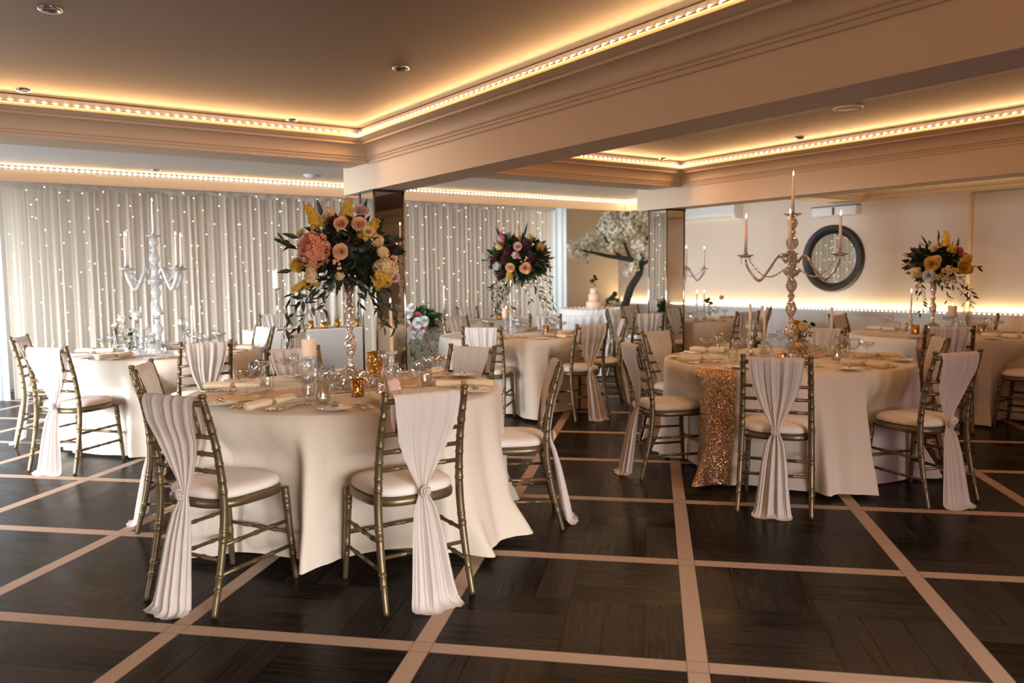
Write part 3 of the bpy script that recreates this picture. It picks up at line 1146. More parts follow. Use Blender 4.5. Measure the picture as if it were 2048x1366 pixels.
def cloth_profile(key, seed, R, folds, flare, amp):
    cx_, cy_, _ = TC[key]
    seats = []
    for q_, (t_, x_, y_, az_, _t) in enumerate(CH):
        if t_ == key and (key, q_) not in NODENT:
            f_ = (cos(radians(az_)), sin(radians(az_)))
            seats.append((x_ + f_[0] * .262, y_ + f_[1] * .262, f_))
    rnd = random.Random(seed)
    phs = [(folds, rnd.uniform(0, 6.28), 1.0), (folds * 2 - 3, rnd.uniform(0, 6.28), .22), (max(3, folds // 2), rnd.uniform(0, 6.28), .8), (3, rnd.uniform(0, 6.28), .3)]
    def rad(a, t):
        f = 0
        for n_, p, w in phs:
            f += w * sin(n_ * a + p + .9 * sin(2 * a + p) + .6 * sin(5 * a + 2 * p))
        f = f / 1.5
        g = t ** 0.7
        lobe = sum(h_ * math.exp(-(((math.degrees(a) - c_ + 180) % 360 - 180) / w2) ** 2) for c_, w2, h_ in LOBES[key])
        r = R + .004 + lobe * t ** 1.6 + flare * t ** 1.3 + amp * g * f + (.06 * max(0, f) ** 2 * max(0, t - .75) / .25 if t > .75 else 0)
        w_t = min(1.0, max(0.0, (t - .10) / .20))
        d = (cos(a), sin(a))
        for ox, oy, f_ in seats:      # the seats push the cloth inwards
            df = d[0] * f_[0] + d[1] * f_[1]
            if df > -.5:
                continue
            lim = (.238 - ((cx_ - ox) * f_[0] + (cy_ - oy) * f_[1])) / df
            px, py = cx_ + d[0] * lim - ox, cy_ + d[1] * lim - oy
            side = abs(-px * f_[1] + py * f_[0])
            w_ = w_t * min(1.0, max(0.0, (.265 - side) / .05))
            if lim < r:
                r = r + (lim - r) * w_
        return r
    return rad


def tablecloth(key, seed, folds, flare, amp, label, hem=0.015):
    cx_, cy_, R = TC[key]
    rad = cloth_profile(key, seed, R, folds, flare, amp)
    n = 400
    rows = [('top', .0), ('top', .35), ('top', .7), ('top', .93), ('top', .985), ('edge', 0)] + [('skirt', q / 16) for q in range(1, 17)]
    rnd = random.Random(seed + 1)
    hp = rnd.uniform(0, 6.28)
    def fn(i, j):
        a = 2 * pi * i / n
        k_, t = rows[j]
        if k_ == 'top':
            return (R * t * cos(a), R * t * sin(a), ZT)
        if k_ == 'edge':
            return ((R + .003) * cos(a), (R + .003) * sin(a), ZT - .006)
        r = rad(a, t)
        h = hem + hem * .8 * sin(3 * a + hp) * .6 + .012 * (1 + sin(7 * a + hp)) * .5
        z = (ZT - .012) * (1 - t) + h * t
        # creases from folding
        z += 0
        cr = .003 * sin(17 * t + 2 * sin(a * 3 + hp)) * sin(7 * a + hp)
        return ((r + cr) * cos(a), (r + cr) * sin(a), z)
    o = MB().grid(n, len(rows), fn, True).build('tablecloth', 'cloth')
    o.location = (cx_, cy_, 0)
    tag(o, label, 'tablecloth')
    return rad


RAD = {}
RAD['T1'] = tablecloth('T1', 3, 19, .030, .040, 'cream floor-length cloth on the round table with the peach hydrangea centrepiece', .055)
RAD['T2'] = tablecloth('T2', 4, 17, .03, .036, 'cream cloth of the round table carrying the white crystal candelabrum')
RAD['T3'] = tablecloth('T3', 8, 21, .03, .036, 'cream cloth of the round table with sequin runner and champagne candelabrum')
RAD['T4'] = tablecloth('T4', 6, 18, .03, .036, 'cream cloth of the round table under the burgundy bouquet')
RAD['T5'] = tablecloth('T5', 12, 18, .03, .034, 'cream cloth of the round table below the yellow bouquet by the mirror wall')
RAD['T6'] = tablecloth('T6', 15, 10, .03, .035, 'cream cloth of the round table half hidden by the far mirrored pillar')


def runner(key, ang, width, label, drops=(True, True), drop_z=.03):
    """band of sequins over the table top along direction ang, falling down the cloth at its ends"""
    cx_, cy_, R = TC[key]
    rad = RAD[key]
    a = radians(ang)
    nu = 25
    def fold_end(sgn, u, t):
        # follow the skirt radius at the angle where this strand leaves the edge
        off = u * width / 2
        th = a + (0 if sgn > 0 else pi) + sgn * math.asin(off / R)
        r = rad(th, t) + .014
        z = (ZT - .010) * (1 - t) + drop_z * t
        return (r * cos(th), r * sin(th), z)
    rows = []
    if drops[0]:
        rows += [(-1, 1 - q / 12) for q in range(12)]
    rows += [(0, -1 + 2 * q / 16) for q in range(17)]
    if drops[1]:
        rows += [(1, (q + 1) / 12) for q in range(12)]
    def fn(i, j):
        k_, t = rows[j]
        u = -1 + 2 * i / (nu - 1)
        if k_ == 0:
            off = u * width / 2
            L = sqrt(max(0.01, R * R - off * off)) * (1.0 if abs(t) < .999 else 1.008)
            x, y = t * L, off
            return (x * cos(a) - y * sin(a), x * sin(a) + y * cos(a), ZT + .0035 - (.006 if abs(t) > .999 else 0))
        return fold_end(k_, u, t)
    o = MB().grid(nu, len(rows), fn).build('table_runner', 'sequin')
    o.location = (cx_, cy_, 0)
    return tag(o, label, 'table runner')


runner('T1', -6, .32, 'rose-gold sequin runner across the peach hydrangea table', (False, False))
runner('T3', 186, .30, 'gold sequin runner falling down the cloth by the edge-on chair', (True, True))
runner('T5', 205, .30, 'gold sequin runner hanging from the table with the yellow bouquet', (True, True))

# long head table in front of the curtain
hx0, hx1, hy0, hy1 = 2.78, 6.75, 8.82, 9.58
ht = MB()
per = []
nn = 60
for i in range(nn):
    per.append((hx0 + (hx1 - hx0) * i / nn, hy0, 0, -1))
for i in range(14):
    per.append((hx1, hy0 + (hy1 - hy0) * i / 14, 1, 0))
for i in range(nn):
    per.append((hx1 - (hx1 - hx0) * i / nn, hy1, 0, 1))
for i in range(14):
    per.append((hx0, hy1 - (hy1 - hy0) * i / 14, -1, 0))
rows = [0, .02, .2, .4, .6, .8, 1.0]
def htf(i, j):
    x, y, nx_, ny_ = per[i]
    t = rows[j]
    s_ = i * .55
    f = (sin(s_) * .5 + .5 * sin(s_ * .37 + 1) + 1) * .022 * t + .003
    return (x + nx_ * f, y + ny_ * f, (ZT - .004) * (1 - t) + .01 * t)
ht.grid(len(per), len(rows), htf, True)
ht.add([(hx0, hy0, ZT), (hx1, hy0, ZT), (hx1, hy1, ZT), (hx0, hy1, ZT)], [(0, 1, 2, 3)])
M_['white_cloth'] = fabric('white_linen', (0.90, 0.90, 0.89), 0.08, bump=0.1)
tag(ht.build('head_table_cloth', 'white_cloth'), 'white floor-length cloth over the long head table before the curtain', 'tablecloth')
hr = MB()
hr.box(hx0 + .02, hx1 - .02, 9.02, 9.42, ZT + .001, ZT + .005)
tag(hr.build('table_runner', 'sequin', None, False), 'dull gold runner along the long head table top', 'table runner')

# cake table
ck = MB()
def ckf(i, j):
    rr = [(0, .76), (.5, .76), (.53, .752), (.545, .70), (.55, .5), (.57, .25), (.60, .01)][j]
    a = 2 * pi * i / 180
    t = max(0, (.76 - rr[1]) / .75)
    return ((rr[0] + (.012 + .02 * t) * sin(26 * a) * min(1, t * 8)) * cos(a), (rr[0] + (.012 + .02 * t) * sin(26 * a) * min(1, t * 8)) * sin(a), rr[1])
cko = ck.grid(180, 7, ckf, True).build('cake_table_cloth', 'white_cloth')
cko.location = (8.55, 9.95, 0)
tag(cko, 'ruffled white cloth on the small cake table near the blossom tree', 'tablecloth')
rf = MB()
rnd = random.Random(3)
def rff(i, j):
    a = 2 * pi * i / 200
    r = .50 + .06 * j / 5
    return (r * cos(a), r * sin(a), .764 + .05 * sin(pi * j / 5) + .010 * sin(40 * a) - (.05 if j == 5 else 0))
rfo = rf.grid(200, 6, rff, True).build('ruffle', 'white_cloth', cko)
cake = empty('wedding_cake', (8.66, 10.04, .768))
tag(cake, 'small tiered wedding cake with greenery on the ruffled white table', 'cake')
MB().lathe([(.0, 0), (.16, 0), (.165, .008), (.16, .016), (0, .016)], 28).build('cake_board', 'porcelain', cake)
zc = .016
for r, h in ((.13, .13), (.095, .12), (.065, .10)):
    MB().lathe([(0, zc), (r, zc), (r, zc + h - .008), (r - .008, zc + h), (0, zc + h)], 28).build('cake_tier', 'cake', cake)
    zc += h


# ------------------------------------------------------------------ flowers
def leaf_quad(mb, p, d, n, L, w):
    """pointed leaf from p along d, face normal about n"""
    d = d.normalized()
    s_ = d.cross(n)
    if s_.length < 1e-4:
        s_ = d.cross(Vector((0.3, 0.5, 0.8)))
    s_.normalize()
    nn_ = s_.cross(d).normalized()
    vs = [p, p + d * L * .35 + s_ * w * .5 + nn_ * w * .12, p + d * L * .4 - nn_ * w * .10, p + d * L * .35 - s_ * w * .5 + nn_ * w * .12,
          p + d * L * .72 + s_ * w * .32 - nn_ * w * .0, p + d * L * .74 - nn_ * w * .18, p + d * L * .72 - s_ * w * .32, p + d * L - nn_ * w * .45]
    mb.add(vs, [(0, 1, 2), (0, 2, 3), (1, 4, 5, 2), (2, 5, 6, 3), (4, 7, 5), (5, 7, 6)])


def rnd_dir(r):
    while True:
        v = Vector((r.uniform(-1, 1), r.uniform(-1, 1), r.uniform(-1, 1)))
        if 0.05 < v.length < 1:
            return v.normalized()


def petal(mb, c, axis, side, r_in, r_out, w, cup, n=5):
    """cupped petal rising from centre c along axis and leaning to side"""
    t_ = axis.cross(side).normalized()
    def fn(i, j):
        u = -1 + 2 * i / (n - 1)
        v = j / (n - 1)
        wid = w * sin(pi * (.18 + .62 * v)) * u
        out = r_in + (r_out - r_in) * v ** 1.6
        return tuple(c + axis * (cup * v) + side * (out - .25 * w * u * u) + t_ * wid)
    mb.grid(n, n, fn)


def rose_into(mb, c, axis, R, r):
    axis = axis.normalized()
    a0 = axis.orthogonal().normalized()
    b0 = axis.cross(a0)
    def pet(side, rin, rout, w, h, curl, n=6):
        t_ = axis.cross(side).normalized()
        def fn(i, j):
            u = -1 + 2 * i / (n - 1)
            v = j / (n - 1)
            wid = w * (.35 + .65 * sin(pi * min(1, v * .62 + .05))) * u
            edge = 1 - .22 * u * u * v
            out = rin + (rout - rin) * v ** 1.4 + curl * max(0, v - .7) ** 2 * 4
            up = h * edge * (v - .18 * max(0, v - .75) * 4 * curl * 8)
            lean = -.42 * (wid * wid) / max(rout, 1e-4)
            return tuple(c + axis * up + side * (out + lean) + t_ * wid)
        mb.grid(n, n, fn)
    mb.ball(c + axis * R * .42, R * .20, 8, 6, (1, 1, 1))
    for lay, (n, rin, rout, w, h, cu) in enumerate(((2, .06, .10, .16, 1.02, 0), (3, .12, .20, .26, 1.04, .02), (3, .18, .32, .36, 1.02, .06), (4, .24, .47, .44, .95, .10),
                                                   (5, .30, .66, .50, .84, .14), (5, .34, .84, .56, .68, .16), (6, .36, 1.0, .58, .48, .16))):
        ph = r.uniform(0, 6.28)
        for i in range(n):
            a = ph + 2 * pi * i / n + r.uniform(-.12, .12)
            k_ = r.uniform(.92, 1.06)
            pet(a0 * cos(a) + b0 * sin(a), rin * R, rout * R * k_, w * R, h * R * k_, cu * R)


def floret_into(mb, p, n, s, r, k=5):
    n = n.normalized()
    a0 = n.orthogonal().normalized()
    b0 = n.cross(a0)
    ph = r.uniform(0, 6.28)
    for i in range(k):
        a = ph + 2 * pi * i / k
        d = a0 * cos(a) + b0 * sin(a)
        t_ = n.cross(d)
        mb.add([p, p + d * s * .6 + t_ * s * .42 + n * s * .15, p + d * s * 1.0 + n * s * .02, p + d * s * .6 - t_ * s * .42 + n * s * .15], [(0, 1, 2, 3)])


def hydrangea_into(mb, c, R, r, n=110, sq=(1, 1, 1), s=.2):
    mb.ball(c, R * .62, 12, 8, sq)
    n = int(n * 1.5)
    for i in range(n):
        z = 1 - 2 * (i + .5) / n
        a = i * 2.39996
        d = Vector((sqrt(1 - z * z) * cos(a), sqrt(1 - z * z) * sin(a), z))
        p = c + Vector((d.x * sq[0], d.y * sq[1], d.z * sq[2])) * R * r.uniform(.66, 1.06)
        floret_into(mb, p, d + rnd_dir(r) * .6, R * s * r.uniform(.8, 1.35), r, 4)


def spike_into(mb, p, d, L, R, r, s=.02):
    d = d.normalized()
    a0 = d.orthogonal().normalized()
    b0 = d.cross(a0)
    n = int(L / .0034)
    for i in range(n):
        t = i / n
        a = i * 2.4
        rr = R * (1 - .65 * t ** 1.5) * r.uniform(.75, 1.0)
        o = a0 * cos(a) + b0 * sin(a)
        q = p + d * L * t + o * rr
        if t > .85:
            mb.ball(q, s * .35, 6, 4)
        else:
            floret_into(mb, q, o + d * .3, s * (1 - .4 * t), r, 5)


def sprig_into(mb, ml, pts, r, leafL=.075, w=.021, step=.026, thick=.0015):
    """stem into mb and leaves into ml along pts (Catmull)"""
    P = [Vector(p) for p in pts]
    out = []
    for i in range(len(P) - 1):
        a, b, c, d = P[max(i - 1, 0)], P[i], P[i + 1], P[min(i + 2, len(P) - 1)]
        m = max(3, int((c - b).length / step))
        for q in range(m):
            t = q / m
            out.append(0.5 * ((2 * b) + (c - a) * t + (2 * a - 5 * b + 4 * c - d) * t * t + (3 * b - a - 3 * c + d) * t ** 3))
    out.append(P[-1])
    mb.tube(out, thick, 4, False)
    for i in range(1, len(out)):
        t = (out[i] - out[i - 1]).normalized()
        s_ = t.cross(rnd_dir(r)).normalized() * (1 if i % 2 else -1)
        leaf_quad(ml, out[i], t * .75 + s_ * .8 + Vector((0, 0, -.1)), rnd_dir(r), leafL * r.uniform(.7, 1.15), w * r.uniform(.8, 1.2))


def foliage(c, ax, r, n, L, w, drop=0.0):
    mb = MB()
    for i in range(n):
        d = rnd_dir(r)
        k_ = r.uniform(.25, 1.0) ** .6
        p = Vector((c[0] + d.x * ax[0] * k_, c[1] + d.y * ax[1] * k_, c[2] + d.z * ax[2] * k_))
        dd = d + rnd_dir(r) * .7 + Vector((0, 0, -drop))
        leaf_quad(mb, p, dd, rnd_dir(r), L * r.uniform(.6, 1.3), w * r.uniform(.7, 1.3))
    return mb


def bouquet(name, loc, label, c, ax, flowers, sprigs, spikes_leaf=(), nleaf=420, leaf=(.085, .030), seed=1, lmat='leaf', extra=None):
    """flowers: (part name, material, kind, (x,y,z), size[, dir])"""
    r = random.Random(seed)
    root = empty(name, loc, radians(-34.9))
    tag(root, label, 'flower arrangement')
    fo = foliage(c, (ax[0] * .86, ax[1] * .86, ax[2] * .80), r, nleaf, leaf[0], leaf[1], .2)
    fo.ball(c, 1.0, 14, 10, (ax[0] * .60, ax[1] * .60, ax[2] * .55))
    for p, d in spikes_leaf:
        leaf_quad(fo, Vector(p), Vector(d), Vector((.3, -1, .2)), Vector(d).length, .028)
    fo.build('foliage', lmat, root)
    for fl in flowers:
        nm, mt, kind, p, s_ = fl[:5]
        p = Vector(p)
        d = Vector(fl[5]) if len(fl) > 5 else Vector(((p.x - c[0]) / ax[0], (p.y - c[1]) / ax[1], (p.z - c[2]) / ax[2] * .8)) + Vector((0, -.5, .1))
        mb = MB()
        if kind == 'hyd':
            hydrangea_into(mb, p, s_, r, 150, (1, .85, 1.1))
        elif kind == 'rose':
            rose_into(mb, p - d.normalized() * s_ * .3, d, s_, r)
        elif kind == 'spike':
            spike_into(mb, p, d, d.length, s_, r)
        elif kind == 'cluster':
            hydrangea_into(mb, p, s_, r, 40, (1, 1, 1), .42)
        elif kind == 'daisy':
            eye = MB()
            for q in range((int(fl[6]) if len(fl) > 6 else 3) + 3):
                q_ = p + rnd_dir(r) * s_ * 1.1
                floret_into(mb, q_, d + rnd_dir(r) * .3, s_ * .5, r, 11)
                eye.ball(q_ + d.normalized() * .006, .007, 6, 4)
        elif kind == 'berries':
            for q in range(9):
                mb.ball(p + Vector((r.uniform(-1, 1) * s_, r.uniform(-.3, .3) * s_, r.uniform(-1, 1) * s_)), .0085, 8, 6)
        fo_ = mb.build(nm, mt, root)
        if kind == 'daisy':
            eye.build('flower_eye', 'burgundy', fo_)
    for pts in sprigs:
        a, b = MB(), MB()
        sprig_into(a, b, pts[0] if isinstance(pts[0][0], (tuple, list)) else pts, r)
        o = b.build('trailing_sprig', lmat, root)
        a.build('stem', 'stem', o)
    return root


# -- stands
def stem_stand(loc, height, label, mat_stem, mat_base, rbase=.15):
    root = empty('flower_stand', loc)
    tag(root, label, 'flower stand')
    MB().lathe([(.0, .0), (rbase * 1.0, .0), (rbase, .006), (rbase * .97, .016), (rbase * .86, .04), (rbase * .68, .066), (rbase * .42, .088), (rbase * .2, .098), (.03, .102), (0, .102)], 36).build('dome_base', mat_base, root)
    H = height
    pr = [(.012, .10), (.020, .105), (.020, .125), (.013, .135), (.014, .16)]
    def bulge(z0, z1, r0, r1):
        for q in range(9):
            t = q / 8
            pr.append((r0 + (r1 - r0) * sin(pi * t) ** 1.2, z0 + (z1 - z0) * t))
    bulge(.165, .30, .016, .036)
    bulge(.305, .36, .014, .024)
    bulge(.365, .50, .016, .031)
    for z, r in ((.51, .019), (.56, .022), (H - .06, .027), (H - .02, .034), (H, .036)):
        pr.append((r, z))
    MB().lathe(pr, 24).build('beaded_stem', mat_stem, root)
    MB().lathe([(.001, H), (.07, H + .004), (.075, H + .02), (.001, H + .03)], 20).build('flower_dish', 'leaf', root)
    return root


# ------------------------------------------------------------------ table things
def flame_into(mb, z, s=1.0):
    mb.lathe([(0.0001, 0), (.0038 * s, .006 * s), (.0050 * s, .013 * s), (.0040 * s, .021 * s), (.0020 * s, .029 * s), (.0001, .036 * s)], 8, (0, 0, z))
    return mb


def taper(h, lit=True, wax='wax'):
    def mk():
        r = empty('taper_candle')
        MB().lathe([(.0001, 0), (.0115, 0), (.0105, h * .5), (.0085, h - .006), (.006, h), (.0001, h - .001)], 12).build('wax_body', wax, r)
        MB().tube([(0, 0, h - .002), (0.0005, 0, h + .008)], .0009, 5).build('wick', 'black', r)
        if lit:
            flame_into(MB(), h + .004).build('flame', 'flame', r)
        return r
    return mk


def pillar_candle(rad, h, wax='wax_peach'):
    def mk():
        r = empty('pillar_candle')
        MB().lathe([(.0001, 0), (rad * .97, 0), (rad, .004), (rad, h - .006), (rad * .95, h), (rad * .8, h - .002), (rad * .5, h - .010), (.0001, h - .012)], 24).build('wax_body', wax, r)
        MB().tube([(0, 0, h - .013), (0.0005, 0, h - .002)], .0010, 5).build('wick', 'black', r)
        flame_into(MB(), h - .006, .8).build('flame', 'flame', r)
        return r
    return mk


def glass_holder(h, r_top=.028, r_base=.042, mat='crystal'):
    def mk():
        r = empty('candle_holder')
        MB().lathe([(.0001, 0), (r_base, 0), (r_base, .006), (r_base * .6, .016), (.016, .026)], 20).build('foot', mat, r)
        pr = [(.016, .026)]
        n = max(2, int(h / .03))
        for q in range(n):
            z = .026 + (h - .05) * q / n
            dz = (h - .05) / n
            pr += [(.013, z), (.019, z + dz * .5), (.013, z + dz * .95)]
        pr += [(.014, h - .024)]
        MB().lathe(pr, 16).build('turned_stem', mat, r)
        MB().lathe([(.014, h - .024), (r_top, h - .016), (r_top * 1.05, h), (.014, h), (.0001, h - .002)], 20).build('cup', mat, r)
        return r
    return mk


def goblet():
    r = empty('wine_goblet')
    MB().lathe([(.0001, .078), (.016, .082), (.030, .098), (.036, .120), (.0355, .140), (.032, .162), (.031, .162), (.0345, .140), (.035, .120), (.029, .100), (.0001, .084)], 20).build('bowl', 'glass', r)
    MB().lathe([(.0001, 0), (.034, 0), (.034, .002), (.012, .006), (.0045, .016), (.0042, .062), (.008, .078)], 16).build('stem', 'glass', r)
    return r


def coupe():
    r = empty('champagne_coupe')
    MB().lathe([(.0001, .094), (.020, .098), (.042, .112), (.049, .132), (.048, .133), (.040, .114), (.0001, .098)], 22).build('bowl', 'glass', r)
    MB().lathe([(.0001, 0), (.034, 0), (.034, .002), (.010, .007), (.0042, .018), (.0042, .085), (.010, .096)], 16).build('stem', 'glass', r)
    return r


def tumbler():
    wob = lambda a, z: 1 + .02 * cos(12 * a)
    o = MB().lathe([(.0001, .001), (.026, .0), (.031, .02), (.034, .06), (.032, .10), (.031, .10), (.0325, .06), (.029, .022), (.0001, .012)], 48, (0, 0, 0), wob).build('glass_tumbler', 'glass')
    return o


def votive(mat, h=.075, rr=.033, name='votive_holder'):
    def mk():
        return MB().lathe([(.0001, 0), (rr * .96, 0), (rr, .004), (rr, h), (rr - .0025, h), (rr - .003, .008), (.0001, .006)], 24).build(name, mat)
    return mk


def tealight():
    r = empty('tealight')
    MB().lathe([(.0001, 0), (.019, 0), (.019, .014), (.017, .013), (.0001, .012)], 14).build('wax_cup', 'wax', r)
    flame_into(MB(), .012, .75).build('flame', 'flame', r)
    return r


def napkin():
    r = empty('rolled_napkin')
    L = .32
    mb = MB()
    def fn(i, j):
        a = 2 * pi * i / 20
        t = -1 + 2 * j / 24
        pinch = 1 - .28 * math.exp(-(t / .16) ** 2)
        rx = .027 * pinch * (1 + .12 * abs(t) + .06 * sin(3 * a + 2 * t))
        rz = .0165 * pinch * (1 + .15 * abs(t))
        if j in (0, 24):
            rx *= .85
            rz *= .8
        return (rx * cos(a), t * L / 2, max(.0005, .0185 + rz * sin(a) + .003 * sin(2 * a + 4 * t)))
    mb.grid(20, 25, fn, True)
    b = len(mb.v)
    mb.f.append(tuple(range(19, -1, -1)))
    mb.f.append(tuple(b - 20 + i for i in range(20)))
    mb.build('linen_roll', 'napkin', r)
    MB().grid(20, 4, lambda i, j: ((.0225 + (.001 if j in (1, 2) else 0)) * cos(2 * pi * i / 20), -.016 + .032 * j / 3, .0185 + (.0145 + (.001 if j in (1, 2) else 0)) * sin(2 * pi * i / 20)), True).build('napkin_ring', 'ring', r)
    return r


def side_plate():
    o = MB().lathe([(.0001, .004), (.045, .004), (.052, .007), (.078, .013), (.080, .0145), (.079, .0155), (.052, .0095), (.045, .0065), (.0001, .006)], 32).build('side_plate', 'porcelain')
    return o


def butter():
    mb = MB()
    r = random.Random(2)
    for i in range(6):
        mb.ball((r.uniform(-.012, .012), r.uniform(-.012, .012), .010 + .005 * i * .5), .010, 7, 5, (1, 1, .8))
    return mb.build('butter_portion', 'steel')


def knife():
    r = empty('table_knife')
    mb = MB()
    mb.add([(-.006, .0, .0015), (.006, .0, .0015), (.009, .04, .0015), (.008, .085, .0015), (.0, .108, .0015), (-.006, .09, .0015),
            (-.006, .0, .003), (.006, .0, .003), (.009, .04, .003), (.008, .085, .003), (.0, .108, .003), (-.006, .09, .003)],
           [(5, 4, 3, 2, 1, 0), (6, 7, 8, 9, 10, 11), (0, 1, 7, 6), (1, 2, 8, 7), (2, 3, 9, 8), (3, 4, 10, 9), (4, 5, 11, 10), (5, 0, 6, 11)])
    mb.build('blade', 'steel', r, False)
    MB().tube([(0, 0, .0035), (0, -.04, .004), (0, -.10, .0045), (0, -.105, .0045)], [.004, .0045, .0065, .004], 8).build('handle', 'steel', r)
    return r


def fork():
    r = empty('table_fork')
    mb = MB()
    for i in range(4):
        x = -.009 + .006 * i
        mb.tube([(x, .045, .005), (x, .07, .004), (x, .095, .008)], [.0016, .0016, .0010], 5)
    mb.grid(5, 4, lambda i, j: ((-.0105 + .00525 * i) * (.35 + .65 * min(1, j / 2)), .018 + .01 * j, .005 - .0015 * sin(pi * i / 4)))
    mb.build('tines', 'steel', r)
    MB().tube([(0, .02, .0045), (0, -.03, .004), (0, -.09, .005), (0, -.095, .005)], [.0028, .0028, .0065, .004], 8).build('handle', 'steel', r)
    return r


def spoon():
    r = empty('soup_spoon')
    MB().ball((0, .07, .009), 1, 14, 8, (.020, .028, .007)).build('spoon_bowl', 'steel', r)
    MB().tube([(0, .045, .009), (0, .02, .006), (0, -.04, .004), (0, -.09, .005), (0, -.095, .005)], [.003, .0028, .0032, .0065, .004], 8).build('handle', 'steel', r)
    return r


ORD = ['first', 'second', 'third', 'fourth', 'fifth', 'sixth', 'seventh']
SEATTXT = {
    'T1': ['front corner chair', 'back-turned chair by the dance floor', 'half hidden chair', 'chair behind the pillar candle', 'chair beyond the goblets', 'edge-on chair'],
    'T2': ['spindled-back chair', 'window drape chair', 'back-turned chair', 'head table side chair', 'curtain side chair', 'dark edge-on chair'],
    'T3': ['back-turned chair', 'lilac-lit sash chair', 'side-on white sash chair', 'runner side edge-on chair', 'pillar side chair', 'yellow flowers side chair'],
    'T4': ['chair nearest the goblets', 'trailing sash chair', 'side-on white seat chair', 'head table side chair', 'cake side chair'],
    'T5': ['back-turned chair', 'mirror wall chair', 'cut off chair', 'far wall side chair'],
    'T6': ['pillar-hidden chair', 'back-turned chair', 'wainscot side chair', 'tree side chair', 'cake side chair'],
}
TS = {'T1': 'hydrangea table', 'T2': 'white candelabrum table', 'T3': 'champagne candelabrum table', 'T4': 'burgundy bouquet table', 'T5': 'yellow bouquet table', 'T6': 'far pillar table'}
rs = random.Random(99)
cnt = {}
for (t, x, y, az, txt) in CH:
    if t not in TC:
        continue
    i = cnt.get(t, 0)
    cnt[t] = i + 1
    cx_, cy_, R = TC[t]
    who = '%s at the %s' % (SEATTXT[t][i], TS[t])
    ph = atan2(y - cy_, x - cx_)
    ix, iy = -cos(ph), -sin(ph)          # inward
    rx_, ry_ = -iy * -1, ix * -1         # to the diner's right
    rx_, ry_ = iy, -ix
    def at(rad_, tt, dz=0.0):
        return (cx_ - ix * rad_ + rx_ * tt, cy_ - iy * rad_ + ry_ * tt, ZT + dz)
    rz = atan2(iy, ix) - pi / 2
    j = lambda s_=.05: rs.uniform(-s_, s_)
    zr = .006 if t in ('T1', 'T3', 'T5') else 0.001
    place('napkin', napkin, at(R - .20, 0, zr), rz + j(.12), 'rolled ivory napkin before the ' + who, 'napkin', 'rolled napkins in copper rings')
    p = at(R - .13, -.245, zr)
    place('plate', side_plate, p, rz, 'white side plate before the ' + who, 'side plate', 'white side plates')
    if t in ('T1', 'T3'):
        place('butter', butter, (p[0], p[1], p[2] + .0085), rz, 'foil-wrapped butter beside the ' + who, 'butter', 'foil-wrapped butter portions')
    place('fork', fork, at(R - .17, -.085, zr), rz + j(), 'inner steel fork before the ' + who, 'fork', 'steel forks')
    place('knife', knife, at(R - .165, .085, zr), rz + j(), 'inner steel knife before the ' + who, 'knife', 'steel knives')
    if t in ('T1', 'T2', 'T3'):
        place('fork', fork, at(R - .155, -.120, zr), rz + j(), 'outer steel fork before the ' + who, 'fork', 'steel forks')
        place('knife', knife, at(R - .155, .110, zr), rz + j(), 'outer steel knife before the ' + who, 'knife', 'steel knives')
        place('spoon', spoon, at(R - .17, .145, zr), rz + j(), 'steel spoon before the ' + who, 'spoon', 'steel spoons')
    place('goblet', goblet, at(R - .40 + j(.02), .15 + j(.02), zr), 0, 'clear stemmed wine goblet before the ' + who, 'wine glass', 'clear wine goblets')
    place('coupe', coupe, at(R - .36 + j(.02), .235 + j(.015), zr), 0, 'shallow champagne coupe before the ' + who, 'champagne coupe', 'champagne coupes')
    place('tumbler', tumbler, at(R - .42 + j(.02), .055 + j(.015), zr), 0, 'fluted glass tumbler before the ' + who, 'tumbler', 'fluted tumblers')


def lit_votive(kind, maker, x, y, z, label, what, grp=None):
    place(kind, maker, (x, y, z), 0, label, 'votive holder', grp)
    place('tealight', tealight, (x, y, z + .0065), 0, 'lit tealight inside the ' + what, 'tealight')


